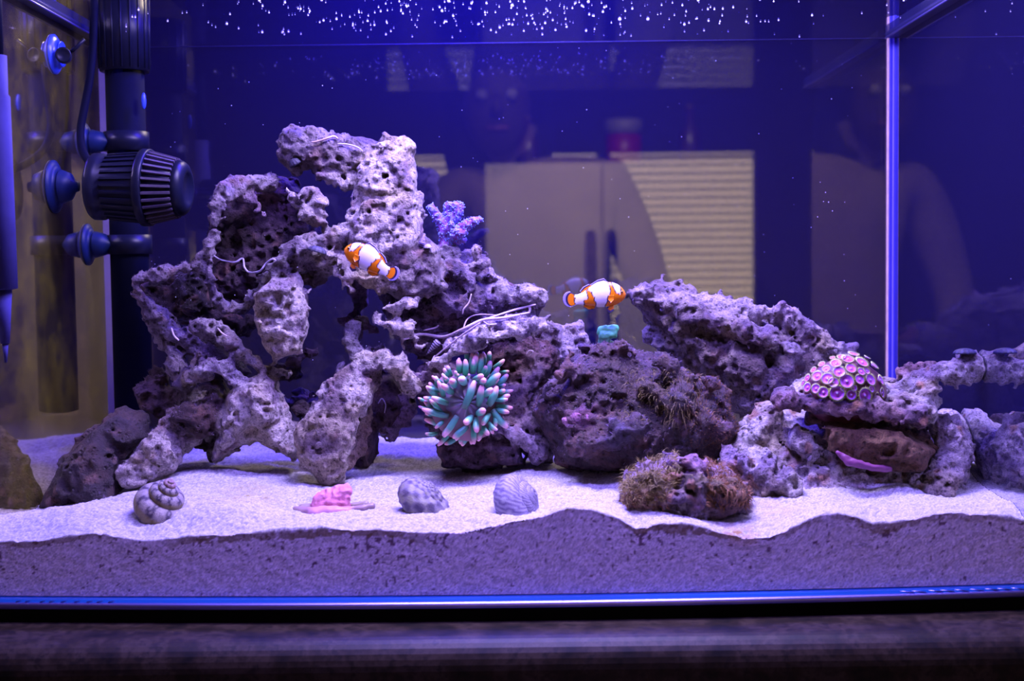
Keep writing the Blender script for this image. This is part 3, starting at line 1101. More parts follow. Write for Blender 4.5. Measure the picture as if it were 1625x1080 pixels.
R3 = [cap((880, 535, .205, 25), (905, 528, .205, 15), (895, 560, .205, 24), c=LILAC), cap((872, 560, .205, 22), (868, 610, .205, 22), (862, 660, .205, 22), (858, 715, .20, 18), c=(.42, .34, .46)),
      cap((914, 540, .205, 9), (908, 575, .21, 12), c=LILAC), cap((898, 516, .205, 9), (915, 524, .205, 7), (919, 545, .205, 6), c=LILAC), cap((868, 530, .19, 9), (874, 548, .188, 8), c=MID)]
rock('reef_rock', 'lumpy lilac grey rock knob between ledge and dark purple boulder', M_rock, R3, group=RG, vox=0.0014, k=.004, amp=(.004, .0050, .0028), pit=.0036, seed=60, tint=tower_tint)

R4 = [
    poly([(845, 650), (856, 618), (884, 592), (900, 562), (926, 548), (960, 540), (986, 541), (1010, 553), (1048, 562), (1075, 588), (1100, 600), (1138, 598), (1154, 620), (1160, 655), (1172, 682), (1160, 705), (1140, 726), (1100, 748), (1050, 752),
          (990, 748), (930, 742), (886, 732), (868, 700)], .165, .145, t=.042, wd=.045, c=(0.053, 0.028, 0.037)),
    cap((950, 556, .14, 12), (985, 552, .14, 12), (1010, 562, .14, 9), c=(0.099, 0.050, 0.062)), cap((905, 562, .13, 8), (898, 580, .125, 8), (888, 596, .12, 7), c=(0.186, 0.081, 0.074)),
    cap((925, 556, .15, 8), (905, 590, .13, 8), (870, 612, .13, 9), (852, 640, .135, 8), c=(0.149, 0.105, 0.161)),
    cap((1040, 572, .12, 9), (1062, 590, .12, 9), (1072, 602, .12, 7), c=(0.074, 0.043, 0.062)), cap((1030, 620, .115, 14), (1060, 632, .11, 12), c=(0.074, 0.056, 0.031)),
    cap((1128, 608, .13, 14), (1146, 616, .13, 10), (1150, 650, .13, 10), c=(0.093, 0.043, 0.056)), cap((1120, 682, .11, 20), (1148, 682, .11, 17), c=(0.105, 0.050, 0.062)),
    cap((905, 662, .108, 9), (925, 664, .108, 9), c=(0.211, 0.074, 0.136)), cap((1080, 640, .11, 24), (1100, 690, .11, 26), c=(0.046, 0.031, 0.034)),
    cap((980, 690, .10, 24), (1010, 670, .10, 20), c=(0.062, 0.046, 0.081)), cap((930, 705, .105, 22), (960, 700, .105, 20), c=(0.105, 0.053, 0.056)),
    cap((1080, 602, .135, 7), (1100, 606, .13, 6), c=(0.124, 0.074, 0.087)),
]


def dark_tint(V, C):
    s = vnoise(V / 0.0028 + 80)
    g = (s > 0.55)[:, None]
    m = np.clip(fbm(V / 0.02 + 75, 2) * 0.9, 0, 0.6)[:, None]
    C = C * (1 - m) + m * np.array([.10, .05, .045])
    up = np.clip(fbm(V / 0.03 + 12, 2) - 0.1, 0, 1)[:, None]
    return np.where(g, C * (1 - 0.5 * up) + 0.5 * up * np.array([.26, .19, .34]), C)


boulder, BV, BQ = rock('reef_rock', 'big dark purple algae-coated boulder in the middle with one pink scar', M_rockD, R4, group=RG, vox=0.0014, k=0.008, amp=(.0045, .0030, .0024), pit=.0016,
                       pitscl=.006, seed=80, tint=dark_tint)
sc = MB()
V, Q, C = carve([cap((897, 668, .1045, 4), (912, 661, .103, 5), (930, 664, .104, 5), c=(.66, .26, .46)), cap((903, 674, .104, 4), (918, 676, .1035, 4), c=(.60, .45, .58))], vox=0.0008, k=.002, amp=(.001, .0016, .0009), scl=(.01, .005, .002), pit=.001)
link('pink_scar', mesh('pink_scar', V, Q, C), boulder, M_rock)['label'] = 'bright pink coralline scar'

R5 = [
    poly([(998, 462), (1016, 453), (1050, 449), (1080, 456), (1110, 472), (1142, 477), (1182, 486), (1214, 492), (1240, 484), (1260, 493), (1290, 512), (1322, 538), (1346, 552), (1362, 570), (1345, 602), (1290, 620), (1230, 640), (1180, 660), (1158, 650),
          (1120, 610), (1080, 588), (1052, 560), (1042, 524), (1022, 498), (1002, 482)], .235, .215, t=.044, wd=.04, c=(.34, .27, .27)),
    cap((1016, 462, .20, 9), (1050, 458, .20, 10), (1080, 468, .20, 10), (1112, 482, .20, 11), (1146, 488, .195, 12), (1190, 498, .19, 12), (1240, 497, .19, 12), (1272, 515, .19, 12), (1310, 545, .19, 12), (1338, 562, .19, 10), c=(.52, .44, .50)),  # top band coloured paler, as lit from above
    cap((1062, 478, .185, 14), (1110, 500, .18, 16), (1170, 520, .175, 18), (1220, 530, .17, 18), c=(.44, .36, .38)), cap((1240, 487, .19, 7), (1245, 494, .19, 7), c=(.46, .26, .50)),
    cap((1090, 530, .19, 22), (1130, 560, .185, 24), (1190, 580, .18, 26), c=(.30, .24, .22)), cap((1260, 560, .175, 16), (1230, 600, .18, 20), (1190, 630, .19, 20), c=(.40, .33, .42)),
    cap((1150, 590, .185, 9), (1175, 565, .18, 10), c=LILAC), cap((1330, 556, .19, 10), (1350, 556, .19, 10), c=LILAC),
    cap((1030, 530, .215, 9), (1050, 548, .215, 10), c=(.35, .29, .42)),
]
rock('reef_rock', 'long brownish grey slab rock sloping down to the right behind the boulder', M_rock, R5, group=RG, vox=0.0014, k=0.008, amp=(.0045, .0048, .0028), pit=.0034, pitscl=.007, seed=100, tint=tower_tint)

R6 = [
    poly([(1142, 730), (1166, 690), (1182, 662), (1226, 640), (1262, 642), (1330, 650), (1420, 660), (1482, 668), (1492, 648), (1512, 646), (1530, 664), (1537, 700), (1532, 742), (1534, 782), (1500, 806), (1400, 812), (1310, 812), (1210, 832), (1152, 838),
          (1142, 800)], .165, .095, t=.034, wd=.035, c=(.62, .54, .56)),
    cap((1215, 665, .14, 22), (1200, 710, .115, 26), (1210, 760, .085, 26), (1250, 775, .075, 22), c=(.68, .62, .58)),
    cap((1158, 712, .10, 15), (1162, 742, .09, 16), (1176, 736, .085, 12), c=(.38, .28, .44)), cap((1496, 668, .11, 24), (1508, 700, .105, 28), (1500, 745, .10, 32), (1490, 785, .09, 30), c=(.50, .42, .50)),
    cap((1270, 700, .105, 22), (1290, 720, .10, 16), c=(.58, .50, .58)), cap((1300, 772, .095, 20), (1380, 778, .095, 20), (1450, 780, .095, 22), c=(.60, .50, .54)),
    cap((1165, 815, .055, 12), (1190, 826, .05, 10), (1172, 830, .05, 9), c=(.40, .32, .42)),
]
R6C = [cap((1310, 672, .06, 16), (1380, 690, .055, 26), (1450, 715, .055, 24), c=DARK), cap((1254, 685, .08, 7), (1262, 684, .09, 7), c=DARK), cap((1502, 722, .07, 7), (1504, 730, .08, 7), c=DARK), cap((1235, 788, .06, 8), (1225, 785, .07, 8), c=DARK)]


def base_tint(V, C):
    C = tower_tint(V, C)
    o_ = np.clip(fbm(V / 0.011 + 33, 2) * 2.0 - 0.9, 0, 0.75)[:, None]
    C = C * (1 - o_) + o_ * np.array([.42, .20, .10])
    q = P(1235, 790, .06)
    d = np.clip(1.1 - np.linalg.norm(V - q, axis=1) / 0.03, 0, 1) * np.clip(0.4 + vnoise(V / .006), 0, 1)
    return C * (1 - d[:, None] * 0.6) + 0.6 * d[:, None] * np.array([.45, .32, .10])


base_rock, _, _ = rock('reef_rock', 'broad pale pitted base rock at the right, under the plate rock', M_rock, R6, R6C, group=RG, vox=0.0014, k=0.007, amp=(.004, .0036, .0026), pit=.0036, pitscl=.007, seed=120, tint=base_tint)

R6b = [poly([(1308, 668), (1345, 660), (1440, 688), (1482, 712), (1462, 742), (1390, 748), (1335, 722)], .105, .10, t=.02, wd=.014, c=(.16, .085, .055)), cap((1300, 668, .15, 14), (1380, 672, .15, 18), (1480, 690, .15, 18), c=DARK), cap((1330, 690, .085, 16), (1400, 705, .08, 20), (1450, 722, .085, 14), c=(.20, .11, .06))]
brn, _, _ = rock('reef_rock', 'small dark brown rock wedged in the gap beneath the plate rock', M_rock, R6b, group=RG, vox=0.0016, amp=(.0035, .005, .003), seed=140)
V, Q, C = carve([cap((1330, 718, .075, 3.5), (1352, 733, .072, 7), (1384, 742, .071, 7), (1410, 744, .074, 4), c=(.20, .05, .16))], vox=0.001, k=.003, amp=(.0012, .0008, .0003), scl=(.012, .006, .003), pit=0)
solid('sponge', 'smooth magenta sponge strip under the dark brown wedged rock', 'sponge', V, Q, C, plain('sponge_skin', None, 0.5, attr=True, var=.1, scale=200))

R7 = [
    cap((1238, 634, .105, 12), (1300, 644, .085, 11), (1370, 650, .08, 11), (1430, 660, .08, 12), (1458, 668, .085, 12), c=(.30, .17, .22)),
    cap((1240, 628, .115, 10), (1320, 640, .088, 8), (1400, 646, .083, 8), (1450, 654, .085, 11), c=(.46, .36, .40)),
    cap((1262, 622, .125, 11), (1330, 628, .118, 12), (1420, 625, .118, 15), (1462, 622, .115, 16), c=(.70, .66, .60)), cap((1300, 618, .14, 9), (1420, 612, .14, 11), c=PALE),
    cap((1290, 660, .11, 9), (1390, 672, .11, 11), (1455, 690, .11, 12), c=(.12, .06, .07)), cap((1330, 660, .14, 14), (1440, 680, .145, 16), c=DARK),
    cap((1420, 640, .10, 14), (1470, 640, .10, 16), (1474, 655, .095, 12), c=(.66, .62, .58)),
    cap((1450, 608, .115, 18), (1482, 600, .105, 15), (1512, 590, .104, 22), (1540, 580, .112, 24), (1553, 574, .1165, 20), c=(.48, .42, .46)),
    cap((1428, 594, .13, 8), (1452, 588, .125, 7), (1480, 580, .115, 9), c=(.36, .20, .20)),
    cap((1470, 630, .10, 12), (1484, 612, .10, 10), c=LILAC),
]
plate, PV, PQ = rock('reef_rock', 'flat plate rock carrying the button polyps, its arm touching the right pane', M_rock, R7, group=RG, vox=0.0014, k=0.006, amp=(.003, .0038, .0026), pit=.0028, seed=160, tint=base_tint)

R8 = [poly([(988, 782), (1000, 752), (1030, 738), (1060, 725), (1100, 720), (1130, 736), (1162, 752), (1182, 778), (1178, 802), (1150, 818), (1118, 834), (1060, 828), (1018, 816), (998, 802)], .065, .05, t=.026, wd=.03, c=(.34, .24, .30)),
      cap((1012, 775, .035, 16), (1040, 765, .032, 16), (1070, 760, .032, 12), c=(.22, .16, .05)), cap((1150, 775, .04, 18), (1165, 785, .04, 14), c=(.24, .15, .07)), cap((1070, 738, .045, 10), (1110, 740, .045, 12), c=(.44, .24, .40)),
      cap((1060, 790, .03, 14), (1110, 790, .03, 14), c=(.40, .30, .36)), cap((1100, 768, .03, 12), (1130, 772, .033, 10), c=(.26, .22, .06)), cap((1010, 795, .035, 12), (1040, 806, .033, 10), c=(.30, .16, .10)), cap((1090, 815, .035, 12), (1120, 818, .035, 10), c=(.34, .28, .40))]
mossy, SV, SQ = rock('reef_rock', 'low rock by the front glass fuzzy with olive and rust algae', M_rockD, R8, group=RG, vox=0.0012, k=0.005, amp=(.0032, .004, .0028), pit=.0028, pitscl=.005, seed=180, tint=base_tint)

R9 = [poly([(66, 802), (82, 768), (102, 738), (132, 700), (166, 670), (200, 652), (224, 664), (236, 692), (216, 712), (200, 745), (202, 790), (150, 806), (100, 812)], .165, .14, t=.034, wd=.03, c=(.03, .014, .024)),
      cap((205, 665, .17, 14), (190, 690, .16, 20), c=(.05, .035, .07)), cap((110, 770, .125, 20), (160, 740, .125, 24), (150, 780, .12, 18), c=(.028, .014, .022))]
rock('reef_rock', 'dark blackish bubbly rock in the left rear corner', M_rockD, R9, group=RG, vox=0.0016, k=0.008, amp=(.004, .0045, .0024), scl=(.03, .010, .0048), pit=.0, seed=200, tint=dark_tint)


# ------------------------------------------------------------------ strands, tubes and turf on the rocks
M_strand = plain('worm_tube', None, 0.6, attr=True, var=.2, scale=300)


def smooth_path(pts, n=8):
    pts = [np.asarray(p, float) for p in pts]
    q = [2 * pts[0] - pts[1]] + pts + [2 * pts[-1] - pts[-2]]
    out = []
    for i in range(1, len(q) - 2):
        for k in range(n):
            t_ = k / n
            a, b, c, d = q[i - 1], q[i], q[i + 1], q[i + 2]
            out.append(0.5 * (2 * b + (c - a) * t_ + (2 * a - 5 * b + 4 * c - d) * t_ ** 2 + (3 * b - a - 3 * c + d) * t_ ** 3))
    out.append(pts[-1])
    return out


def front_depth(V, px, py, default):
    """Depth of the foremost point of a body along a sight line."""
    rel = V - CAM
    dz = rel @ FWD
    sx = 812.5 + F * (rel @ RT) / dz
    sy = 540 - F * (rel @ UP) / dz
    m = (np.abs(sx - px) < 4) & (np.abs(sy - py) < 4)
    return V[m, 1].min() if m.any() else default


def strand(parent, V, pts, r, col, lift=0.002, dflt=.16, name='worm_tube'):
    """A thread laid over a rock's face, through photo points."""
    ds = [front_depth(V, x, y, None) for x, y in pts]
    known = [d for d in ds if d is not None] or [dflt]
    ds = [float(np.median(known)) if d is None else d for d in ds]
    p3 = smooth_path([P(x, y, d - lift) for (x, y), d in zip(pts, ds)], 6)
    n = len(p3)
    rr = [r * S(.15) * (0.55 + 0.45 * math.sin(math.pi * (i + 0.5) / n) ** 0.4) for i in range(n)]
    return MB().tube(p3, rr, 7, col).build(name, M_strand, parent, cols=True)


SP = (.60, .48, .56)
strand(midrock, MV, [(642, 538), (668, 530), (705, 534), (735, 522), (765, 508), (800, 504), (840, 496)], 2.6, SP)
strand(midrock, MV, [(765, 508), (790, 500), (815, 492), (838, 486), (850, 483)], 1.8, SP)
strand(midrock, MV, [(840, 496), (841, 489), (838, 486)], 2.2, SP)
strand(midrock, MV, [(690, 566), (716, 545), (738, 528), (762, 512)], 1.4, SP)
strand(midrock, MV, [(735, 522), (742, 506), (760, 499), (790, 500)], 1.2, (.4, .3, .42))
strand(midrock, MV, [(748, 466), (744, 480), (736, 490), (734, 498)], 1.3, SP)
strand(midrock, MV, [(768, 510), (776, 515), (788, 514)], 1.2, SP)
strand(midrock, MV, [(672, 524), (690, 520), (696, 516)], 1.4, SP)
strand(midrock, MV, [(835, 562), (840, 556), (846, 558), (840, 566)], .9, (.45, .35, .42))
strand(tower, TV, [(340, 406), (350, 412), (372, 416), (385, 410), (388, 424), (396, 432), (412, 430), (422, 418), (432, 411), (438, 413)], 1.6, (.52, .46, .66))
strand(tower, TV, [(494, 226), (505, 224), (520, 219), (530, 216), (536, 220)], 1.9, (.56, .40, .40))
strand(tower, TV, [(536, 228), (552, 229), (568, 234), (575, 240)], 1.3, (.62, .54, .62))
strand(tower, TV, [(600, 640), (606, 632), (612, 642), (610, 655)], 1.0, (.4, .33, .42))
strand(tower, TV, [(345, 520), (352, 528), (360, 533)], 1.3, SP)
strand(tower, TV, [(272, 520), (276, 532), (284, 540)], 1.6, SP)


def hair(name, V, Q, parent, mat, n, length, where, seed=1, droop=0.3, wdt=0.00022):
    """Fine algae filaments growing off a body: flat tapering blades, all one part."""
    N = vnormals(V, Q)
    rel = V - CAM
    dz = rel @ FWD
    sx, sy = 812.5 + F * (rel @ RT) / dz, 540 - F * (rel @ UP) / dz
    m = np.nonzero(where(sx, sy, N))[0]
    rg = np.random.RandomState(seed)
    if len(m) == 0:
        return
    ix = rg.choice(m, n)
    L = length * rg.uniform(0.4, 1.0, n)[:, None]
    lean = 0.8 * np.stack([vnoise(V[ix] / .015 + k) for k in (3, 23, 43)], 1)
    d0 = N[ix] + lean + rg.normal(0, .25, (n, 3))
    d0 /= np.linalg.norm(d0, axis=1)[:, None]
    side = np.cross(d0, rg.normal(0, 1, (n, 3)))
    side /= np.linalg.norm(side, axis=1)[:, None] + 1e-9
    p0 = V[ix] - d0 * 0.0005
    p1 = p0 + d0 * L * 0.5
    p2 = p0 + d0 * L + lean * L * 0.5 - np.array([0, 0, droop]) * L
    verts = np.stack([p0 - side * wdt, p0 + side * wdt, p1 - side * wdt * .7, p1 + side * wdt * .7, p2], 1).reshape(-1, 3)
    b = np.arange(n)[:, None] * 5
    f1 = (b + np.array([[0, 1, 3, 2]]))
    f2 = (b + np.array([[2, 3, 4]]))
    me = bpy.data.meshes.new(name)
    me.from_pydata([tuple(map(float, p)) for p in verts], [], [tuple(map(int, q)) for q in f1] + [tuple(map(int, q)) for q in f2])
    o = link(name, me, parent, mat)
    o['kind'] = 'stuff'
    return o


M_hairO = plain('olive_hair', (.34, .27, .09), .6, var=.3, scale=120)
M_hairR = plain('rust_hair', (.32, .16, .06), .6, var=.3, scale=120)
M_hairP = plain('purple_turf', (.24, .17, .28), .5, var=.3, scale=200)
hair('hair_algae', SV, SQ, mossy, M_hairO, 3000, .008, lambda x, y, N: (x < 1075) & (y < 800) & (N[:, 1] < .5) & (x + y * .6 < 1535), 3)
hair('hair_algae', SV, SQ, mossy, M_hairR, 2400, .0065, lambda x, y, N: (x > 1120) & (y < 805) & (N[:, 1] < .5), 4)
hair('hair_algae', SV, SQ, mossy, M_hairR, 1500, .0055, lambda x, y, N: (x < 1060) & (y > 780) & (N[:, 1] < .5), 5)
hair('hair_algae', BV, BQ, boulder, M_hairO, 900, .008, lambda x, y, N: (x > 980) & (x < 1120) & (y > 585) & (y < 670) & (N[:, 1] < .2), 6, .5, .00015)
hair('turf_algae', BV, BQ, boulder, M_hairP, 5200, .0032, lambda x, y, N: (N[:, 2] > .1) & (N[:, 1] < .6), 7, 0, .0002)
hair('turf_algae', BV, BQ, boulder, M_hairR, 3000, .003, lambda x, y, N: (N[:, 1] < .2) & (x > 1090) & (y < 710), 8, 0, .0002)
hair('turf_algae', TV, TQ, tower, M_hairP, 7000, .0026, lambda x, y, N: ((N[:, 2] > .35) & (N[:, 1] < .5)) & ((x < 345) | ((x > 540) & (y > 500) & (y < 580))), 9, 0, .00018)
hair('turf_algae', MV, MQ, midrock, M_hairP, 9000, .0028, lambda x, y, N: (N[:, 1] < .5) & (y < 560), 10, 0, .00018)

# ------------------------------------------------------------------ anemone
AN = empty('anemone', P(742, 700, .15), 'green bubble-tip anemone with pink tentacle tips on the middle rock', 'anemone')
M_tent = plain('tentacle_skin', None, .38, spec=.5, var=.06, scale=300, attr=True, sss=.25)
TL = [(360, 600, 210, 540, 50), (370, 720, 120, 650, 55), (305, 680, 190, 560, 40), (230, 660, 140, 575, 38), (260, 540, 160, 435, 45), (325, 530, 270, 385, 45), (260, 480, 185, 400, 40), (255, 420, 245, 340, 40), (345, 400, 310, 315, 35), (395, 330, 360, 240, 40),
      (405, 495, 305, 415, 55), (430, 430, 390, 365, 60), (520, 400, 490, 350, 70), (470, 300, 462, 180, 55), (525, 330, 530, 180, 50), (600, 310, 640, 130, 58), (570, 260, 597, 115, 45), (660, 310, 680, 130, 50), (548, 190, 548, 92, 38), (630, 160, 632, 108, 35),
      (705, 230, 700, 110, 38), (760, 190, 765, 105, 40), (715, 340, 770, 195, 50), (755, 370, 850, 255, 45), (730, 435, 860, 315, 62), (615, 370, 700, 325, 50), (670, 395, 715, 365, 58), (845, 430, 935, 325, 50), (700, 520, 790, 455, 55), (755, 610, 830, 435, 65),
      (840, 560, 955, 520, 45), (830, 620, 980, 640, 45), (790, 660, 930, 830, 58), (650, 695, 720, 655, 58), (760, 700, 690, 805, 45), (590, 725, 520, 795, 58), (455, 720, 325, 915, 55), (550, 820, 410, 925, 55), (635, 740, 645, 875, 50), (605, 800, 612, 985, 45),
      (720, 810, 650, 955, 50), (760, 790, 800, 885, 40), (820, 690, 815, 820, 45), (350, 800, 145, 750, 50), (270, 880, 150, 885, 35), (380, 890, 270, 1000, 40), (450, 930, 335, 985, 40), (570, 880, 500, 1000, 45), (850, 500, 985, 475, 35), (860, 300, 945, 290, 30),
      (800, 260, 900, 180, 40), (850, 440, 915, 420, 30), (520, 640, 620, 385, 66), (655, 610, 685, 425, 60), (170, 590, 80, 545, 25), (165, 640, 85, 625, 25), (440, 330, 430, 290, 30), (475, 345, 460, 318, 25), (560, 340, 560, 318, 22), (360, 385, 340, 345, 30), (480, 860, 440, 950, 40), (230, 700, 150, 690, 32)]
CXA, CYA = 545, 580
_rg = random.Random(4)
for k in range(18):                                        # a skirt of shaded tentacles round the back
    q = 2 * math.pi * (k + _rg.uniform(-.3, .3)) / 18
    r0_, r1_ = _rg.uniform(270, 310), _rg.uniform(370, 420)
    TL.append((CXA + r0_ * math.cos(q), CYA + r0_ * math.sin(q), CXA + r1_ * math.cos(q), CYA + r1_ * math.sin(q), _rg.uniform(34, 46)))
for i, (bx, by, tx, ty, wd) in enumerate(TL):
    rb = math.hypot(bx - CXA, by - CYA) / 420
    rt = math.hypot(tx - CXA, ty - CYA) / 420
    L = math.hypot(tx - bx, ty - by) / 6
    full = 34.0
    fwd = math.sqrt(max(full ** 2 - L ** 2, 60)) * S(.11) * (0.75 if rt < .75 else (0.4 if rt < 1 else 0.12))
    yb = .118 + .022 * min(rb, 1.3) ** 2
    a = P(650 + bx / 6, 540 + by / 6, yb)
    e = P(650 + tx / 6, 540 + ty / 6, yb - fwd)
    mid = 0.5 * (a + e) + np.array([0, -0.35 * fwd - 0.002, 0])
    out = np.array([tx - bx, ty - by]) / (math.hypot(tx - bx, ty - by) + 1e-6)
    sag = (rb * 4 + 1) * S(.11) * (1 if i % 3 else -0.4)
    mid = mid + (RT * (-out[1]) - UP * out[0] * 0) * sag * 0.8 + np.array([0, 0, -1]) * sag * (0.5 if by > CYA else 0.2)
    n = 11
    pts, rad, cols = [], [], []
    r0 = wd / 12 * S(.11) * 1.16
    tip = (.90, .46, .50) if i % 4 else (.92, .55, .62)
    for k in range(n):
        q = k / (n - 1)
        pts.append((1 - q) ** 2 * a + 2 * q * (1 - q) * mid + q * q * e)
        rad.append(r0 * np.interp(q, [0, .25, .5, .72, .86, .93, 1], [.85, 1, 1.06, .98, .80, .66, .46]))
        g = np.array([.12, .46, .30]) * (0.6 + .5 * min(q * 2, 1))
        gl = np.array([.34, .20, .20])
        sft = np.clip((q - .52 - .18 * ((i * 7) % 5) / 5) / .22, 0, 1)
        c = g * (1 - sft) + np.array(tip) * sft
        if q < .2:
            c = c * .75 + gl * .25
        cols.append(c)
    pts.append(pts[-1] + (pts[-1] - pts[-2]) * .22)
    rad.append(r0 * .08)
    cols.append(cols[-1])
    MB().tube(pts, rad, 10, np.array(cols)).build('tentacle', M_tent, AN, cols=True)
# oral disc with radial streaks, and the column it sits on
V, fc, cc = [], [], []
nr_, na = 12, 60
ctr = P(650 + CXA / 6, 540 + CYA / 6, .117)
rg = np.random.RandomState(3)
strk = rg.uniform(0, 1, na)
for i in range(nr_ + 1):
    for k in range(na):
        q = 2 * math.pi * k / na
        rr = 52 * i / nr_ * S(.12)
        V.append(ctr + RT * rr * math.cos(q) + UP * rr * math.sin(q) + np.array([0, .022 * (i / nr_) ** 2 + (-.003 if i == 0 else 0) + .0012 * math.sin(q * 12), 0]))
        s_ = strk[k] * (0.4 + .6 * (i > 1))
        cc.append(np.array([.30, .18, .30]) * (1 - s_ * .7) + np.array([.25, .34, .36]) * s_ * .7)
for i in range(nr_):
    for k in range(na):
        a, b = i * na + k, i * na + (k + 1) % na
        fc.append((a, b, b + na, a + na))
V.append(ctr + np.array([0, -.001, 0]))
cc.append(np.array([.30, .14, .26]))
fc += [(k, len(V) - 1, (k + 1) % na) for k in range(na)]
link('oral_disc', mesh('oral_disc', V, fc, np.array(cc)), AN, M_tent)
MB().tube([P(742, 640, .128), P(742, 645, .15), P(745, 655, .175)], [60 * S(.13), 46 * S(.13), 34 * S(.13)], 24, (.34, .19, .22)).build('column', M_tent, AN, cols=True)

# ------------------------------------------------------------------ button polyps
ZO = empty('polyp_colony', P(1340, 632, .11), 'dome of violet button polyps with yellow-green fringes on the plate rock', 'coral')
M_pol = plain('polyp_skin', None, .4, var=.08, scale=400, attr=True, sss=.15)
DC, DRX, DRY, DRZ = P(1250 + 820 / 9, 540 + 770 / 9, .106), 600 / 9 * S(.1), .028, 560 / 9 * S(.1)
V, Q, C = carve([('cap', [(DC + np.array([-.4 * DRX, 0, 0]), .56 * DRX), (DC + np.array([.4 * DRX, 0, 0]), .56 * DRX)], np.array((.12, .035, .05))),
                 ('cap', [(DC + np.array([0, 0, .1 * DRZ]), .82 * DRZ), (DC, .8 * DRZ)], np.array((.12, .035, .05)))], vox=.0014, k=.008, amp=(.0015, .0012, .0006), pit=0)
link('mat', mesh('polyp_mat', V, Q, C), ZO, M_pol)


def polyp_mesh(seed, cup):
    rg = np.random.RandomState(seed)
    V, fc, cc = [], [], []
    rings = [(.0, .06, (.62, .55, .80)), (.10, .10, (.50, .42, .75)), (.16, .0, (.40, .08, .34)), (.45, -.10 * cup, (.46, .07, .42)), (.70, -.02, (.44, .10, .62)), (.84, .08, (.26, .09, .62)), (.90, .04, (.20, .10, .40)), (.60, -.35, (.25, .09, .12))]
    n = 28
    for r, h, c in rings:
        for k in range(n):
            q = 2 * math.pi * k / n
            V.append((r * math.cos(q), r * math.sin(q), h))
            cc.append(np.array(c) * (0.9 + .2 * rg.rand()))
    for i in range(len(rings) - 1):
        for k in range(n):
            a, b = i * n + k, i * n + (k + 1) % n
            fc.append((a, b, b + n, a + n))
    for k in range(26):                                     # fringe
        for lay in (0, 1):
            q = 2 * math.pi * (k + .5 * lay) / 26
            up = .10 + .18 * lay
            l0, l1 = .80, (1.16 - .05 * lay) * rg.uniform(.93, 1.06)
            d = np.array([math.cos(q), math.sin(q), 0])
            s_ = np.array([-math.sin(q), math.cos(q), 0]) * .06
            b0 = len(V)
            col = np.array((.72, .92, .08)) if lay == 0 else np.array((.85, .90, .26))
            pts = [d * l0 - s_, d * l0 + s_, d * l0 + np.array([0, 0, .10]), d * l1 + np.array([0, 0, up])]
            V += [tuple(p) for p in pts]
            cc += [col * .5, col * .5, col * .8, col]
            fc += [(b0, b0 + 1, b0 + 3), (b0 + 1, b0 + 2, b0 + 3), (b0 + 2, b0, b0 + 3)]
    me = mesh('polyp', V, fc, np.array(cc))
    me.materials.append(M_pol)
    return me


PM = [polyp_mesh(1, .6), polyp_mesh(2, 1.4), polyp_mesh(3, 2.2)]
ZL_ = [(858, 275, 78), (690, 335, 70), (1055, 320, 85), (900, 405, 72), (735, 455, 78), (552, 412, 52), (840, 585, 95), (570, 550, 78), (425, 515, 72), (1175, 565, 80), (1022, 560, 66), (655, 605, 66), (288, 672, 62), (288, 540, 52), (512, 742, 70), (408, 690, 62),
       (705, 750, 98), (905, 775, 68), (1095, 785, 98), (1338, 745, 62), (1045, 450, 56), (1320, 570, 66), (940, 205, 66), (765, 245, 52), (1265, 800, 52), (1230, 365, 58), (490, 345, 46), (375, 425, 44), (1130, 250, 40), (640, 255, 36), (1190, 690, 50), (940, 680, 44), (800, 690, 40), (1120, 440, 50), (230, 610, 40)]
for i, (x, y, r) in enumerate(ZL_):
    nx_, nz_ = (x - 820) / 620, (770 - y) / 600
    h = math.hypot(nx_, nz_)
    if h > .985:
        nx_, nz_ = nx_ / h * .985, nz_ / h * .985
    ny_ = -math.sqrt(1 - nx_ * nx_ - nz_ * nz_)
    yd = DC[1] + DRY * ny_ - .001
    pos = P(1250 + x / 9, 540 + y / 9, yd)
    nv = Vector((nx_ * .9, ny_, nz_ * .9 + .12)).normalized()
    me = PM[2 if y > 700 else (1 if y > 560 else 0)]
    o = bpy.data.objects.new('polyp', me)
    COL.objects.link(o)
    o.parent = ZO
    o.location = Vector(pos) - ZO.location + nv * 0.0006
    o.rotation_euler = nv.to_track_quat('Z', 'Y').to_euler()
    s_ = r / 9 * S(.09) * 1.22
    o.scale = (s_, s_, s_)

# ------------------------------------------------------------------ other corals
PK = [cap((707, 399, .195, 10), (706, 380, .195, 8.5), (706, 362, .195, 8.5), c=(0.310, 0.101, 0.346)), cap((707, 398, .195, 10), (707, 391, .195, 9), c=(0.434, 0.244, 0.475)),
      cap((706, 360, .195, 7.5), (692, 344, .193, 8), (685, 329, .192, 6.5), c=(0.211, 0.118, 0.518)), cap((707, 358, .195, 8), (711, 344, .194, 8), (712, 327, .193, 7), c=(0.236, 0.126, 0.533)),
      cap((712, 350, .195, 8), (724, 342, .193, 9), (728, 328, .192, 8), (723, 326, .192, 7), c=(0.223, 0.126, 0.547)), cap((708, 368, .195, 9), (724, 368, .190, 9), (738, 358, .188, 8.5), (752, 351, .187, 7), (761, 349, .187, 4.5), c=(0.248, 0.101, 0.446)),
      cap((713, 362, .188, 7), (716, 355, .186, 5), c=(0.223, 0.151, 0.562)), cap((714, 376, .195, 5), (726, 382, .195, 6), (735, 382, .195, 4.5), c=(0.384, 0.067, 0.317)), cap((722, 372, .188, 8), (732, 368, .187, 7), c=(0.285, 0.059, 0.317))]
V, Q, C = carve(PK, vox=.0008, k=.003, amp=(.0006, .0004, .0009), scl=(.01, .004, .0022), pit=.0)
N = vnormals(V, Q)
hi = (vnoise(V / .0022 + 9) > .15)[:, None]
C = np.where(hi, C * .6 + .4 * np.array([.20, .30, .72]), C * np.array([.8, .6, .8]))
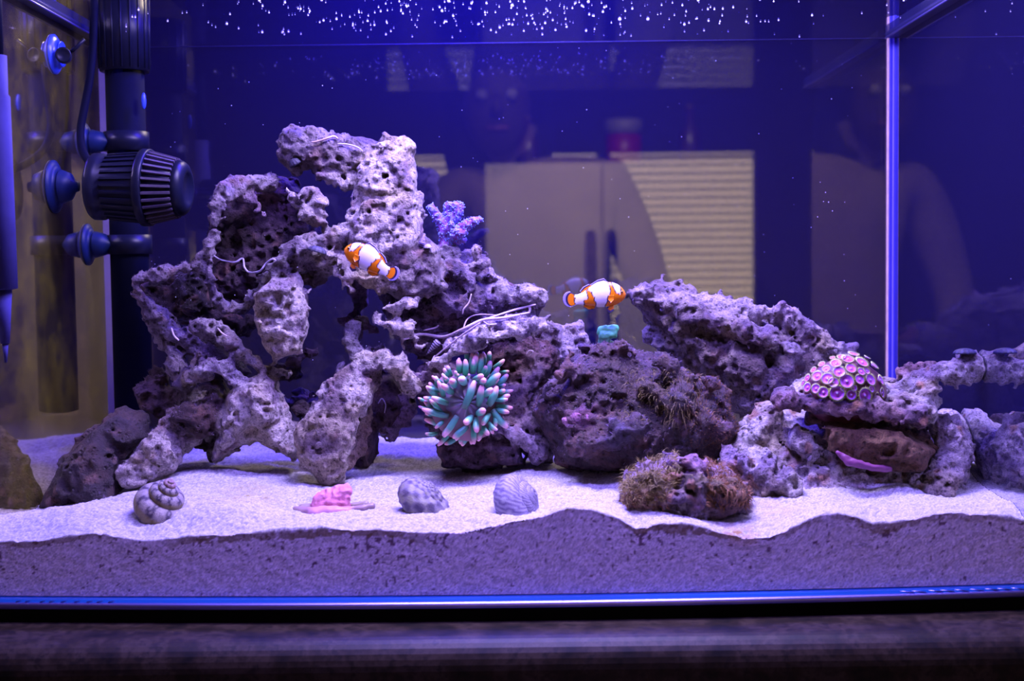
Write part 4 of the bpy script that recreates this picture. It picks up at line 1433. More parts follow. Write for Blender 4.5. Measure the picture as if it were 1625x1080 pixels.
br = solid('branching_coral', 'violet branching coral with blue-dotted arms, upright on the rock beside the tower', 'coral', V, Q, C, plain('coral_skin', None, .5, var=.1, scale=400, attr=True, sss=.1, bump=.0003))
mb = MB()
rg = np.random.RandomState(8)
for ix in rg.choice(len(V), 700):
    if (V[ix, 2] - V[:, 2].min()) > .012:
        mb.ball(V[ix] + N[ix] * .0003, .00055, 5, 4, (.26, .38, .85))
mb.build('polyp_dots', plain('polyp_dot', None, .4, attr=True, var=.1), br, cols=True)['kind'] = 'stuff'

GC = [cap((954, 524, .15, 6), (963, 521, .15, 6), (975, 522, .15, 6), c=(.16, .80, .32)), cap((955, 533, .148, 6), (966, 532, .147, 6), (975, 530, .148, 5), c=(.12, .72, .28)), cap((960, 545, .15, 10), (968, 548, .152, 9), c=(.2, .25, .25))]
V, Q, C = carve(GC, vox=.0008, k=.002, amp=(.0006, .0009, .0006), scl=(.008, .004, .002), pit=.0)
solid('green_coral', 'small knobbly mint green coral on top of the dark boulder', 'coral', V, Q, C, plain('green_coral_skin', None, .5, var=.12, scale=300, attr=True, sss=.1, bump=.0003))

PC = [cap((503, 800, .072, 9), (525, 795, .07, 10), (545, 788, .07, 9), c=(.80, .26, .40)), cap((508, 788, .075, 8), (530, 780, .072, 10), (546, 776, .072, 8), c=(.86, .34, .48)), cap((504, 790, .072, 8), (520, 784, .072, 9), (548, 782, .07, 8), c=(.80, .28, .42)), cap((505, 808, .068, 8), (545, 802, .068, 9), c=(.42, .11, .17))]
fr = empty('coral_frag', P(525, 818, .07), 'crusty pink coral frag on a thin plug disc in front of the arch leg', 'coral')
V, Q, C = carve(PC, vox=.0009, k=.003, amp=(.0016, .0014, .0009), scl=(.012, .005, .0025), pit=.001, pitscl=.004)
link('pink_crust', mesh('pink_crust', V, Q, C), fr, plain('pink_crust', None, .6, attr=True, var=.15, scale=300, bump=.0005))
c0 = P(525, 812, .07)
V, Q, C = carve([cap((470, 810, .062, 6), (500, 814, .06, 7), (535, 812, .06, 7), (575, 806, .062, 7), (590, 803, .064, 6), c=(.30, .21, .19)), cap((480, 806, .075, 6), (580, 800, .078, 6), c=(.34, .27, .2)), cap((498, 814, .056, 6), (550, 810, .056, 6), c=(.78, .36, .52))],
                vox=.001, k=.006, amp=(.001, .0005, .0003), scl=(.02, .008, .003), pit=0)
link('plug_disc', mesh('plug_disc', V, Q, C), fr, plain('plug', None, .35, attr=True, var=.15, scale=150))

# ------------------------------------------------------------------ clownfish
M_fish = plain('fish_skin', None, .35, spec=.5, var=.03, scale=200, attr=True, sss=.08)
M_fin = plain('fin_skin', None, .4, attr=True, var=.05, scale=200, sss=.1)
ORG, WHT, BLK, MGN = np.array([.96, .25, .004]), np.array([.92, .88, .92]), np.array([.02, .01, .06]), np.array([.34, .28, .72])
_T = [0, .02, .06, .12, .2, .32, .45, .58, .68, .76, .82]
_tp = lambda t: np.interp(t, _T, [0, .055, .11, .16, .195, .208, .19, .135, .065, .040, .042])
_bt = lambda t: np.interp(t, _T, [-.02, -.065, -.105, -.145, -.175, -.185, -.178, -.160, -.135, -.120, -.124])
_wd = lambda t: np.interp(t, _T, [.008, .035, .06, .082, .094, .098, .085, .06, .036, .02, .014])


def fish_color(t, h):
    """h: height over the axis, in body lengths; three white bars edged in black on orange."""
    w1 = .010 * math.sin(h * 70) + .006 * math.sin(h * 150 + 1)
    bars = ((.088, np.interp(h, [.0, .02, .06, .17], [.086, .145, .165, .205]), .2),
            (np.interp(h, [-.18, -.135, 0, .1, .18], [.35, .33, .258, .25, .28]), np.interp(h, [-.18, -.12, -.02, .04, .1, .16], [.46, .475, .50, .525, .585, .55]), 1.0),
            (np.interp(h, [-.1, -.055, -.04, .03, .08], [.675, .67, .61, .61, .63]), .805, .8))
    edge = False
    for lo, hi, jag in bars:
        a, b = lo + w1 * jag * .4, hi + w1 * jag
        if b - a < .012:
            continue
        if a <= t <= b:
            return WHT.copy()
        edge = edge or a - .017 < t < b + .017
    return BLK.copy() if edge else ORG.copy()


def fish(label, px, py, Y, Lpx, facing, ang, bend=0.0):
    """(px, py): the nose; facing +1 looks right; ang: nose-up tilt; bend: sideways curve of the tail towards the lens."""
    L = Lpx * S(Y)
    root = empty('clownfish', P(px, py, Y), label, 'fish', 'clownfish in the open water')
    ca, sa = math.cos(ang), math.sin(ang)

    def place(t, lat, h):
        lat2 = lat - bend * max(0, t - .25) ** 2
        x, z = -t, h
        x, z = x * ca - z * sa, x * sa + z * ca
        return P(px, py, Y) + L * np.array([facing * x, lat2, z])

    V, fc, cc = [], [], []
    nt, nv = 110, 44
    for i in range(nt):
        t = .82 * (i / (nt - 1)) ** 1.15
        up, dn, wd = _tp(t), _bt(t), _wd(t)
        for k in range(nv):
            q = 2 * math.pi * k / nv
            h = (up + dn) / 2 + (up - dn) / 2 * math.sin(q)
            V.append(place(t, wd * math.copysign(abs(math.cos(q)) ** .85, math.cos(q)), h))
            cc.append(fish_color(t, h))
    for i in range(nt - 1):
        for k in range(nv):
            a, b = i * nv + k, i * nv + (k + 1) % nv
            fc.append((a, b, b + nv, a + nv))
    fc += [tuple(range(nv)), tuple(range((nt - 1) * nv, nt * nv))]
    link('body', mesh('fish_body', V, fc, np.array(cc)), root, M_fish)

    def fin(name, base, edge, lat0=0.0, splay=0.0, col=None, n=14, m=10):
        """A thin rayed blade from a base line to an outer edge line, both lists of (t, h)."""
        bs, es = np.array(base, float), np.array(edge, float)
        u = np.linspace(0, 1, n)
        bu = np.c_[np.interp(u, np.linspace(0, 1, len(bs)), bs[:, 0]), np.interp(u, np.linspace(0, 1, len(bs)), bs[:, 1])]
        eu = np.c_[np.interp(u, np.linspace(0, 1, len(es)), es[:, 0]), np.interp(u, np.linspace(0, 1, len(es)), es[:, 1])]
        V, cc = [], []
        for sd in (1, -1):
            for i in range(n):
                for j in range(m):
                    s_ = j / (m - 1)
                    p = bu[i] * (1 - s_) + eu[i] * s_
                    th = .008 * (1 - s_) + .0015 + .0012 * (i % 2)
                    V.append(place(p[0], lat0 + splay * s_ + sd * th, p[1]))
                    cc.append(col(u[i], s_, p))
        fc = []
        for sd in range(2):
            o_ = sd * n * m
            for i in range(n - 1):
                for j in range(m - 1):
                    a = o_ + i * m + j
                    q = (a, a + 1, a + m + 1, a + m)
                    fc.append(q if sd else q[::-1])
        for i in range(n - 1):
            a, b = i * m + m - 1, (i + 1) * m + m - 1
            fc.append((a, b, b + n * m, a + n * m))
        for e_ in (0, n - 1):
            for j in range(m - 1):
                a = e_ * m + j
                fc.append((a, a + 1, a + 1 + n * m, a + n * m))
        return link(name, mesh('fish_' + name, V, fc, np.array(cc)), root, M_fin)

    def edged(s0, s1):
        return lambda u, s, p: ORG if s < s0 else (BLK if s < s1 else MGN)

    a_ = [(.80 + .02 * math.sin(math.pi * k / 8), .040 - .160 * k / 8) for k in range(9)]
    b_ = [(.82 + .175 * math.sin(math.pi * (.06 + .88 * k / 8)) ** .6, .125 * math.cos(math.pi * (.04 + .92 * k / 8)) - .025) for k in range(9)]
    fin('tail_fin', a_, b_, 0, 0, lambda u, s, p: BLK if s < .04 else (ORG if s < .60 and .06 < u < .94 else (BLK if s < .80 else MGN)), 26, 16)
    fin('dorsal_fin', [(.24, .19), (.34, .20), (.45, .183), (.54, .145)], [(.28, .215), (.33, .265), (.43, .245), (.55, .18)], 0, 0, lambda u, s, p: fish_color(p[0], .17) * .75 if s < .55 else (BLK if s < .82 else MGN), 22)
    fin('dorsal_fin', [(.52, .155), (.60, .115), (.68, .055)], [(.57, .19), (.66, .155), (.72, .09)], 0, 0, lambda u, s, p: ORG * .9 if s < .5 else (BLK if s < .85 else MGN), 16)
    fin('anal_fin', [(.48, -.165), (.56, -.155), (.66, -.13)], [(.52, -.205), (.60, -.215), (.68, -.155)], 0, 0, lambda u, s, p: ORG if s < .8 else BLK, 16)
    for sd in (-1, 1):
        fin('pectoral_fin', [(.195, -.005), (.20, -.04), (.20, -.075)], [(.29, -.00), (.315, -.065), (.26, -.125)], sd * .088, sd * .055, lambda u, s, p: ORG * 1.02 if s < .82 else BLK, 12)
        fin('pelvic_fin', [(.20, -.165), (.235, -.172), (.265, -.178)], [(.21, -.25), (.275, -.285), (.31, -.25)], sd * .025, sd * .04, edged(.6, 1.1), 12)
        ey = MB().ball(place(.062, sd * .058, .035), .021 * L, 12, 8, (.85, .35, .05)).build('eye', M_fish, root, cols=True)
        MB().ball(place(.062, sd * .066, .035), .0155 * L, 12, 8, (.005, .005, .01)).build('pupil', M_fish, ey, cols=True)
    return root


fish('clownfish angled nose-up to the left in front of the pale rock tower', 547, 394, .105, 98, -1, math.radians(26), .35)
fish('clownfish swimming level to the right over open water', 993, 466, .14, 101, 1, math.radians(3), .2)

# ------------------------------------------------------------------ snails
M_shell = plain('shell', None, .5, spec=.4, attr=True, var=.18, scale=260, bump=.0005)


def shell(label, ctr, size, axis, cfun, turns=4.4, b=.082, hgt=1.25, name='turban_snail', group=None, roll=0.0, knob=0.0, cat='snail', k=.76):
    """A coiled shell: a tube that widens down a helix; axis points to its apex."""
    axis = np.asarray(axis, float)
    axis /= np.linalg.norm(axis)
    u = np.cross(axis, [0, 1, 0])
    u /= np.linalg.norm(u)
    v = np.cross(axis, u)
    ctr = np.asarray(ctr) - axis * size * hgt * .30
    tv = np.array([.25, .55, -.8])            # the mouth of the shell lies on the ground, turned away
    roll = math.atan2(tv @ v, tv @ u)
    V, cc = [], []
    n = int(turns * 72)
    m = 28
    for i in range(n + 1):
        th = 2 * math.pi * turns * (1 - i / n) * -1
        g = math.exp(b * th)
        R = .56 * size * g
        r = R * k
        z = size * hgt * (1 - g)
        er = u * math.cos(th + roll) + v * math.sin(th + roll)
        for j in range(m):
            q = 2 * math.pi * j / m
            bump = 1 + knob * math.sin(i * .9) * math.sin(j * 1.9)
            p = ctr + er * (R + r * math.cos(q) * bump) + axis * (z + r * 1.08 * math.sin(q) * bump)
            V.append(p)
            cc.append(cfun(th, q, i) * (.58 if cfun is turbo_col else .72))
    fc = []
    for i in range(n):
        for j in range(m):
            a, c = i * m + j, i * m + (j + 1) % m
            fc.append((a, c, c + m, a + m))
    fc += [tuple(range(m)), tuple(range(n * m, (n + 1) * m))]
    return solid(name, label, cat, np.array(V), fc, np.array(cc), M_shell, group)


def turbo_col(th, q, i):
    c = np.array([.48, .42, .38])
    s = math.sin(th * 9 + 2 * math.sin(q * 2)) + .5 * math.sin(th * 23 + q * 5)
    if s > .55:
        c = np.array([.10, .07, .11])
    elif s < -.7:
        c = np.array([.60, .52, .46])
    qq = q if q < math.pi else q - 2 * math.pi
    if -.25 < qq < .35:
        c = c * .35 + .65 * np.array([.46, .38, .06])
    if th < -17:
        c = c * .5 + .5 * np.array([.60, .32, .30])
    return c


def dot_col(th, q, i):
    k = (int(th * 9 + 900) + int(q * 4.2)) % 2
    return np.array([.55, .52, .56]) if k else np.array([.22, .17, .32])


def moss_col(th, q, i):
    k = math.sin(th * 8) * math.sin(q * 5 + th)
    return np.array([.44, .42, .30]) if k > .2 else (np.array([.15, .12, .17]) if k < -.2 else np.array([.33, .29, .31]))


SG = 'snails on the sand'
shell('largest snail, cream and olive spiral shell, left on the sand', P(257, 796, .05), 45 * S(.05) * 1.28, (.36, -.30, .72), turbo_col, group=SG, roll=.6)
shell('rounded speckled grey-olive snail shell on the sand right of the pink frag', P(671, 789, .06), 41 * S(.05) * 1.40, (.42, -.1, .62), moss_col, group=SG, knob=.07, hgt=.75, roll=2.2)
shell('violet and white chequered snail shell on the sand under the anemone', P(823, 794, .05), 42 * S(.045) * 1.5, (.75, -.25, .40), dot_col, group=SG, knob=.05, hgt=.8, roll=1.2)
blk = lambda th, q, i: np.array([.04, .035, .08])
DG = 'small shells on the rocks'


def lens_shell(label, px, py, Y, rx, rz, col, name='limpet', tilt=0.0, ridg=.08):
    """A low ribbed oval shell sitting on rock."""
    V, fc, cc = [], [], []
    n, m = 36, 9
    c0 = P(px, py, Y)
    s_ = S(Y)
    for j in range(m):
        a = math.pi / 2 * j / (m - 1)
        for k in range(n):
            q = 2 * math.pi * k / n
            w = 1 + ridg * math.cos(q * 12) * math.cos(a)
            x, y, z = rx * math.cos(a) * math.cos(q) * w, rx * .8 * math.cos(a) * math.sin(q) * w, rz * math.sin(a)
            x, z = x * math.cos(tilt) - z * math.sin(tilt), x * math.sin(tilt) + z * math.cos(tilt)
            V.append(c0 + s_ * np.array([x, y, z]))
            cc.append(np.array(col) * (1.5 if math.cos(q * 12) > .3 else .8))
    for j in range(m - 1):
        for k in range(n):
            a, b = j * n + k, j * n + (k + 1) % n
            fc.append((a, b, b + n, a + n))
    fc.append(tuple(range(n - 1, -1, -1)))
    return solid(name, label, 'snail', np.array(V), fc, np.array(cc), M_shell, DG)


lens_shell('flat dark ribbed snail on the rock arm by the right pane', 1531, 561, .104, 18, 9, (.012, .010, .05))
d_ = front_depth(TV, 502, 396, .14)
lens_shell('dark oval snail on the pale rock left of the angled clownfish', 503, 400, d_ - .004, 15, 10, (.05, .045, .08), tilt=-.3)
d_ = front_depth(TV, 470, 257, .18)
lens_shell('small round black snail under the left lobe of the tower top', 470, 262, d_ - .003, 10, 12, (.035, .03, .06), tilt=.5)
d_ = front_depth(MV, 688, 552, .15)


def cone_shell(label, a, b, r, cols, name='cerith_snail'):
    pts, rad, cc = [], [], []
    n = 40
    for i in range(n + 1):
        q = i / n
        pts.append(a * (1 - q) + b * q)
        rad.append(r * (1 - .93 * q) * (1 + .12 * math.sin(q * 46)) * min(1, .55 + q * 5))
        cc.append(np.array(cols[0]) if math.sin(q * 46) > 0 else np.array(cols[1]))
    m = MB().tube(pts, rad, 14, np.array(cc))
    return solid(name, label, 'snail', np.array(m.v), m.f, np.array(m.c), M_shell, DG)


cone_shell('pointed grey snail hanging under the strands left of the anemone', P(696, 541, d_ - .006), P(677, 562, d_ - .004), 7 * S(.15), ((.50, .44, .56), (.20, .15, .26)))
d_ = front_depth(TV, 668, 388, .17)
cone_shell('tiny pointed violet snail beside the branching coral', P(669, 388, d_ - .001), P(674, 370, d_), 6 * S(.16), ((.38, .28, .56), (.22, .15, .36)))
d_ = front_depth(TV, 679, 391, .17)
lens_shell('tiny round pale snail at the foot of the branching coral', 679, 394, d_ - .001, 6, 7, (.42, .36, .5), name='periwinkle_snail')

# ------------------------------------------------------------------ equipment at the left pane
M_plastic = plain('black_plastic', (.006, .007, .02), .36, spec=.18, var=.2, scale=60)
M_plasticB = plain('blue_black_plastic', (.0015, .002, .012), .75, spec=.08, var=.2, scale=60)
M_cup = plain('suction_rubber', (.006, .014, .07), .45, spec=.18, var=.2, scale=60)
M_cupB = plain('suction_blue', (.03, .07, .55), .35, var=.15, scale=60)
M_mag = plain('magenta_plastic', (.42, .03, .22), .4, var=.1)
M_dusty = plain('dusty_plastic', (.05, .035, .07), .7, var=.35, scale=160)

YP = .195
ax_ = np.array([1.0, -.06, -.035])
ax_ /= np.linalg.norm(ax_)
sp = S(YP)
pc = P(150, 296, YP)
pump = empty('powerhead_pump', P(225, 356, YP), 'black ribbed round powerhead pump on the left pane', 'pump')
u_ = lambda px: (px - 150) * sp
MB().lathe(pc, ax_, [(u_(148), 8 * sp), (u_(149), 50 * sp), (u_(152), 52.5 * sp), (u_(166), 52.5 * sp), (u_(168), 49 * sp), (u_(228), 54 * sp), (u_(229), 54 * sp)], 48).build('housing', M_plastic, pump)
MB().lathe(pc, ax_, [(u_(228), 52 * sp), (u_(228.5), 59 * sp), (u_(230), 61 * sp), (u_(240), 61 * sp), (u_(242), 59 * sp), (u_(242.5), 52 * sp)], 48).build('collar', M_plastic, pump)
MB().lathe(pc, ax_, [(u_(242), 53 * sp), (u_(286), 43 * sp), (u_(287), 40 * sp)], 48).build('cage', M_plastic, pump)
MB().lathe(pc, ax_, [(u_(284), 44.5 * sp), (u_(292), 43 * sp), (u_(297), 39 * sp), (u_(300), 33 * sp), (u_(301), 26 * sp), (u_(298), 24 * sp)], 48).build('nozzle', M_plastic, pump)
e1 = np.cross(ax_, [0, 0, 1.0])
e1 /= np.linalg.norm(e1)
e2 = np.cross(ax_, e1)
for nm, x0, x1, r0, r1, cnt, mt in (('rib', 176, 228, 50.5, 54.5, 30, M_plastic), ('cage_bar', 243, 285, 55.5, 45, 30, M_dusty)):
    for i in range(cnt):
        q = 2 * math.pi * i / cnt
        er = e1 * math.cos(q) + e2 * math.sin(q)
        et = -e1 * math.sin(q) + e2 * math.cos(q)
        m = MB()
        A, B = pc + ax_ * u_(x0), pc + ax_ * u_(x1)
        hw = 2.4 * sp
        V = []
        for base_, rr in ((A, r0), (B, r1)):
            for t_, o_ in ((-1, -3), (1, -3), (.7, 2.2), (-.7, 2.2)):
                V.append(base_ + er * (rr + o_) * sp + et * hw * t_)
        m.add(V, [(0, 3, 2, 1), (4, 5, 6, 7), (0, 1, 5, 4), (1, 2, 6, 5), (2, 3, 7, 6), (3, 0, 4, 7)])
        m.build(nm, mt, pump, smooth=False)
MB().tube([P(136, 294, YP - .02), P(146, 293, YP - .02)], [3.5 * sp, 3.5 * sp], 10).tube([P(143, 293, YP - .02), P(161, 293, YP - .02)], [10 * sp, 10 * sp], 4).build('connector', M_mag, pump)['label'] = 'magenta connector'


def cup(px, py, Y, r, mat, parent, name='suction_cup', L=24, dirv=(1, 0, 0)):
    """A suction cup whose rim seals on the left pane."""
    c = P(px, py, Y)
    c[0] = XL + .0002
    s_ = S(Y)
    prof = [(0, r * s_), (2 * s_, r * 1.0 * s_), (6 * s_, r * .80 * s_), (10 * s_, r * .55 * s_), (11 * s_, r * .62 * s_), (13 * s_, r * .64 * s_), (L * .8 * s_, r * .50 * s_), (L * s_, r * .22 * s_), (L * 1.15 * s_, r * .18 * s_)]
    return MB().lathe(c, dirv, prof, 32).build(name, mat, parent)


cup(100, 296, YP, 42, M_cup, pump, L=34)
# blue line holder with a dark hole
lh = empty('line_holder', P(100, 90, .18), 'bright blue suction cup holder high on the left pane', 'holder')
cup(92, 86, .206, 31, M_cupB, lh, L=13)
MB().lathe(P(101, 88, .197), (.25, -1, 0), [(-10 * sp, 9 * sp), (-9 * sp, 12 * sp), (9 * sp, 12 * sp), (10 * sp, 10 * sp), (8 * sp, 8 * sp)], 24).build('ring', M_plastic, lh)
MB().tube([P(110, 84, .2), P(120, 76, .2), P(134, 62, .2)], [3 * sp, 3 * sp, 3 * sp], 8).build('air_line', M_plastic, lh)
# heater tube with two clips
ht = empty('upright_pipe', P(203, 650, .292), 'tall dark blue upright pipe in the left back corner behind the pump', 'pipe')
YH = .292
sh = S(YH)
zt, zb = P(203, -10, YH)[2], P(203, 652, YH)[2]
hx = P(203, 300, YH)[0]
MB().lathe((hx, YH, zb), (0, 0, 1), [(0, 20 * sh), (3 * sh, 30 * sh), (zt - zb, 30 * sh)], 36).build('tube', M_plasticB, ht)
zc_ = P(203, 114, YH)[2]
MB().lathe((hx, YH, zc_), (0, 0, 1), [(0, 31 * sh), (0, 38 * sh), (zt - zc_, 40 * sh), (zt - zc_, 31 * sh)], 36).build('collar', M_plastic, ht)
for i in range(18):
    q = 2 * math.pi * i / 18
    MB().tube([(hx + 38.4 * sh * math.cos(q), YH + 38.4 * sh * math.sin(q), zc_ + .002), (hx + 40 * sh * math.cos(q), YH + 40 * sh * math.sin(q), zt - .001)], 1.6 * sh, 6).build('collar_rib', M_plastic, ht)
MB().ball(P(228, 160, YH - 30 * sh), (4 * sh, 4 * sh, 13 * sh), 14, 10).build('glint_knob', M_cupB, ht)  # oval knob added in place of a blue glint on the pipe
for py, r in ((225, 30), (388, 33)):
    zz = P(203, py, YH)[2]
    MB().lathe((hx, YH, zz - 15 * sh), (0, 0, 1), [(0, 30.5 * sh), (0, 35 * sh), (30 * sh, 35 * sh), (30 * sh, 30.5 * sh)], 32).build('clip', M_plastic, ht)
    MB().box((XL + 20 * sh, YH - .006, zz - 12 * sh), (hx - 28 * sh, YH + .006, zz + 12 * sh)).build('clip_arm', M_plastic, ht, smooth=False)
    cup(140, py, YH - .012, r, M_cup, ht, L=36)
# cable
cb_ = smooth_path([P(150, -20, .25), P(148, 60, .245), P(143, 120, .24), P(134, 170, .235), P(128, 205, .23), P(130, 235, .222), P(140, 255, .21), P(154, 268, .199)], 6)
tag(solid('pump_cable', 'thick dark blue cable hanging down to the pump at the left', 'cable', *(lambda m: (np.array(m.v), m.f, None))(MB().tube(cb_, 6.5 * S(.2), 12)), M_plasticB))
# hanging tube in the front left corner
M_frost = plain('frosted_tube', (.045, .04, .17), .8, spec=.08, var=.2, scale=40)
th_ = empty('hanging_tube', P(2, 560, .055), 'pale violet upright tube cut by the left edge of the photo', 'tube')
YT = .04
st = S(YT)
hx2 = P(0, 300, YT)[0]
z1_, z0_ = P(0, 88, YT)[2], P(0, 460, YT)[2]
z2_, z3_ = P(0, 545, YT)[2], P(0, 575, YT)[2]
MB().lathe((hx2, YT, z0_), (0, 0, 1), [(0, 12 * st), (.001, 22 * st), (z1_ - z0_ - .03, 20 * st), (z1_ - z0_ - .028, 17 * st), (z1_ - z0_, 17 * st)], 28).build('tube', M_frost, th_)
MB().lathe((hx2, YT, z2_), (0, 0, 1), [(0, 7 * st), (z0_ - z2_, 13 * st)], 20).build('bulb', M_frost, th_)
MB().lathe((hx2, YT, z3_), (0, 0, 1), [(0, 2 * st), (z2_ - z3_, 5 * st)], 14).build('tip', M_frost, th_)
MB().lathe((hx2, YT, z1_), (0, 0, 1), [(0, 12 * st), (.08, 12 * st)], 16).build('stem', M_plasticB, th_)

# ------------------------------------------------------------------ the photographer, seen only as a dark reflection
M_cloth = plain('brown_shirt', (.40, .30, .24), .9, var=.15, scale=20)
M_skin = plain('skin', (.10, .06, .05), .6, var=.05)
M_hair = plain('dark_hair', (.012, .01, .012), .7, var=.2)
M_jean = plain('dark_trousers', (.03, .03, .05), .9, var=.2)
YPR = -1.16
pr = empty('person', (.05, YPR - .02, 0), 'person in a brown shirt with dark hair, seen only as a dim reflection', 'person')
hx_, hz_ = -.025, ZC + .37
J = {'pel': (.07, YPR - .02, .95), 'wai': (.07, YPR, 1.08), 'che': (.06, YPR, 1.27), 'nec': (.015, YPR, 1.42), 'hea': (hx_, YPR + .02, hz_ - .05), 'top': (hx_, YPR + .02, hz_ + .04),
     'shl': (-.12, YPR, 1.38), 'ell': (-.20, YPR + .02, 1.12), 'wrl': (-.15, YPR + .10, .93), 'shr': (.22, YPR, 1.37), 'elr': (.31, YPR + .02, 1.11), 'wrr': (.27, YPR + .10, .93),
     'hpl': (-.02, YPR - .02, .90), 'knl': (-.03, YPR, .50), 'anl': (-.03, YPR - .03, .09), 'tol': (-.03, YPR + .11, .03), 'hpr': (.16, YPR - .02, .90), 'knr': (.17, YPR, .50), 'anr': (.17, YPR - .03, .09), 'tor': (.18, YPR + .11, .03)}
RD = {'pel': (.15, .11), 'wai': (.14, .10), 'che': (.16, .11), 'nec': (.06, .06), 'hea': (.08, .095), 'top': (.075, .09), 'shl': (.07, .07), 'shr': (.07, .07), 'ell': (.045, .045), 'elr': (.045, .045), 'wrl': (.03, .03), 'wrr': (.03, .03),
      'hpl': (.09, .09), 'hpr': (.09, .09), 'knl': (.06, .06), 'knr': (.06, .06), 'anl': (.042, .042), 'anr': (.042, .042), 'tol': (.035, .03), 'tor': (.035, .03)}
ED = [('pel', 'wai'), ('wai', 'che'), ('che', 'nec'), ('nec', 'hea'), ('hea', 'top'), ('che', 'shl'), ('shl', 'ell'), ('ell', 'wrl'), ('che', 'shr'), ('shr', 'elr'), ('elr', 'wrr'), ('pel', 'hpl'), ('hpl', 'knl'), ('knl', 'anl'), ('anl', 'tol'), ('pel', 'hpr'), ('hpr', 'knr'), ('knr', 'anr'), ('anr', 'tor')]
for sd, s_ in (('l', -1), ('r', 1)):                       # five fingers on each hand
    wr = np.array(J['wr' + sd])
    J['pa' + sd] = tuple(wr + (0, .02, -.06))
    RD['pa' + sd] = (.034, .018)
    ED.append(('wr' + sd, 'pa' + sd))
    for k in range(5):
        off = np.array([(-.03, .03, -.075), (-.012, .03, -.085), (.005, .03, -.082), (.02, .028, -.07), (.035, .04, -.02)][k]) * (s_ if False else 1)
        J['f%d%s' % (k, sd)] = tuple(wr + off + (0, .012, -.035))
        RD['f%d%s' % (k, sd)] = (.009, .009)
        J['g%d%s' % (k, sd)] = tuple(wr + off * 1.1 + (0, .03, -.06))
        RD['g%d%s' % (k, sd)] = (.008, .008)
        ED += [('pa' + sd, 'f%d%s' % (k, sd)), ('f%d%s' % (k, sd), 'g%d%s' % (k, sd))]
ks = list(J)
me = bpy.data.meshes.new('person_body')
me.from_pydata([J[k] for k in ks], [(ks.index(a), ks.index(b)) for a, b in ED], [])
bo = link('body', me, pr)
for m_ in (M_cloth,):
    me.materials.append(m_)
sk = bo.modifiers.new('skin', 'SKIN')
sk.use_smooth_shade = True
lay = me.skin_vertices[0].data if me.skin_vertices else None
if lay is None:
    with bpy.context.temp_override(object=bo, active_object=bo):
        bpy.ops.mesh.customdata_skin_add()
    lay = me.skin_vertices[0].data
for i, k in enumerate(ks):
    lay[i].radius = RD[k]
    lay[i].use_root = (k == 'pel')
sb = bo.modifiers.new('subsurf', 'SUBSURF')
sb.levels = sb.render_levels = 2
hm = MB().ball((hx_, YPR - .005, hz_ + .02), (.122, .125, .145), 24, 16)
hm.ball((hx_ - .045, YPR - .03, hz_ - .10), (.075, .08, .12), 16, 10).ball((hx_ + .045, YPR - .03, hz_ - .10), (.075, .08, .12), 16, 10)
hm.build('hair', M_hair, pr)
MB().ball((hx_, YPR + .085, hz_ - .04), (.07, .05, .10), 20, 14).build('face', M_skin, pr)
for s_ in (-1, 1):
    MB().ball((hx_ + s_ * .03, YPR + .132, hz_ - .02), .012, 10, 8).build('eye', M_white, pr)
MB().tube([(hx_, YPR + .128, hz_ - .02), (hx_, YPR + .15, hz_ - .055), (hx_, YPR + .13, hz_ - .06)], [.008, .014, .01], 8).build('nose', M_skin, pr)
MB().tube([(hx_ - .022, YPR + .127, hz_ - .085), (hx_, YPR + .132, hz_ - .087), (hx_ + .022, YPR + .127, hz_ - .085)], .006, 6).build('mouth', plain('lips', (.35, .12, .10), .5), pr)

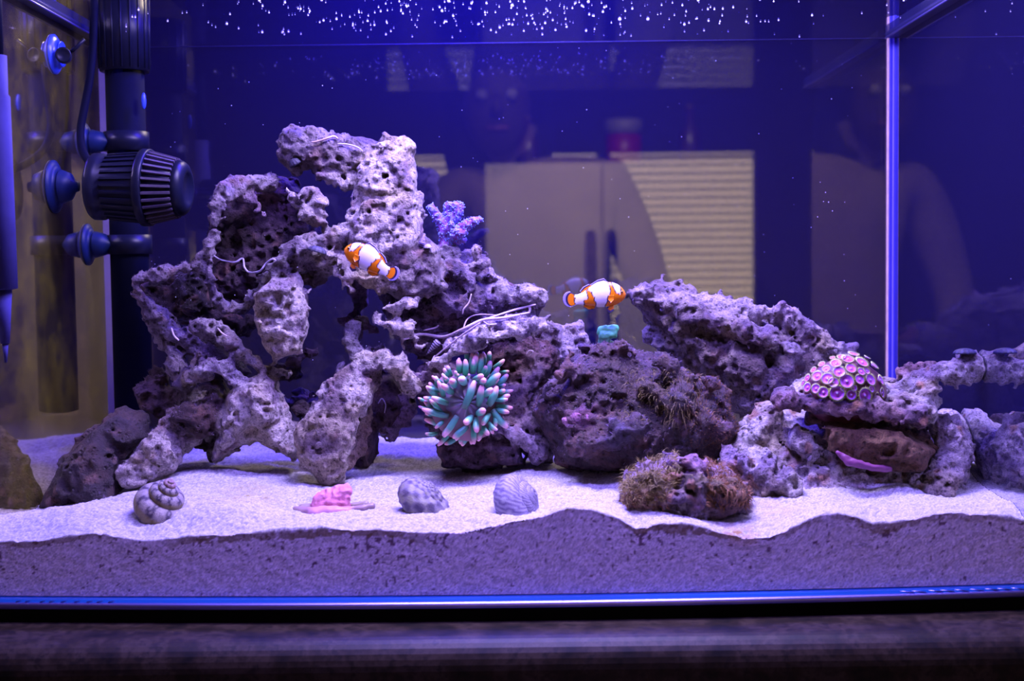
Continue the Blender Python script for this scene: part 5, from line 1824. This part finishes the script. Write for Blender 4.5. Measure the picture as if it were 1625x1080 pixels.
# ------------------------------------------------------------------ seen dimly through the back pane: a steel refrigerator and what stands on it
M_steel = plain('brushed_steel', (.46, .42, .36), .42, metal=.25, var=.12, scale=4)
YF = 3.2
a, b = P(770, 258, YF), P(1195, 258, YF)
fx0, fx1, ftop = a[0], b[0], a[2]
fm = P(955, 300, YF)[0]
rf = empty('refrigerator', ((fx0 + fx1) / 2, YF + .35, 0), 'wide steel refrigerator with two dark handles, blurred behind the tank', 'refrigerator')
MB().box((fx0 + .005, YF + .06, .06), (fx1 - .005, YF + .72, ftop)).build('cabinet_body', M_steel, rf, smooth=False)
MB().box((fx0 + .03, YF + .08, 0), (fx1 - .03, YF + .70, .06)).build('plinth', M_black, rf, smooth=False)
for x0, x1, hx in ((fx0, fm - .004, P(938, 450, YF)[0]), (fm + .004, fx1, P(970, 450, YF)[0])):
    dr = MB().box((x0, YF, .62), (x1, YF + .055, ftop - .004)).build('door', M_steel, rf, smooth=False)
    zt_, zb_ = P(945, 372, YF)[2], .74
    MB().tube([(hx, YF - .001, zt_), (hx, YF - .045, zt_ - .02), (hx, YF - .045, zb_ + .02), (hx, YF - .001, zb_)], .017, 10).build('handle', M_black, dr)
dw = MB().box((fx0, YF, .08), (fx1, YF + .055, .612)).build('drawer', M_steel, rf, smooth=False)
MB().tube([(fx0 + .1, YF - .001, .54), (fx0 + .12, YF - .045, .54), (fx1 - .12, YF - .045, .54), (fx1 - .1, YF - .001, .54)], .015, 10).build('handle', M_black, dw)
yc = YF + .3
cx0, cx1 = P(962, 250, yc)[0], P(1018, 250, yc)[0]
cn = empty('canister', ((cx0 + cx1) / 2, yc, ftop), 'red canister with a white lid on top of the refrigerator', 'canister')
rc = (cx1 - cx0) / 2
MB().lathe(((cx0 + cx1) / 2, yc, ftop + .0003), (0, 0, 1), [(0, rc * .9), (.003, rc), (.11, rc), (.112, rc * .9)], 28).build('tin', plain('red_tin', (.25, .012, .04), .4), cn)
MB().lathe(((cx0 + cx1) / 2, yc, ftop + .1125), (0, 0, 1), [(0, rc * .9), (0, rc + .004), (.045, rc + .004), (.05, rc * .8)], 28).build('lid', plain('pale_lid', (.22, .19, .17), .5), cn)
for px, hgt_, lab in ((838, .16, 'tall brown bottle on the refrigerator, left of the red canister'), (1095, .19, 'tall brown bottle on the refrigerator, right of the red canister')):
    x = P(px, 250, yc)[0]
    bt = empty('bottle', (x, yc, ftop), lab, 'bottle')
    MB().lathe((x, yc, ftop + .0003), (0, 0, 1), [(0, .03), (.004, .036), (hgt_ * .6, .036), (hgt_ * .75, .014), (hgt_, .014)], 24).build('glass', plain('brown_glass', (.08, .04, .03), .3), bt)
    MB().lathe((x, yc, ftop + hgt_ + .0006), (0, 0, 1), [(0, .016), (.018, .016)], 16).build('cap', M_cab, bt)
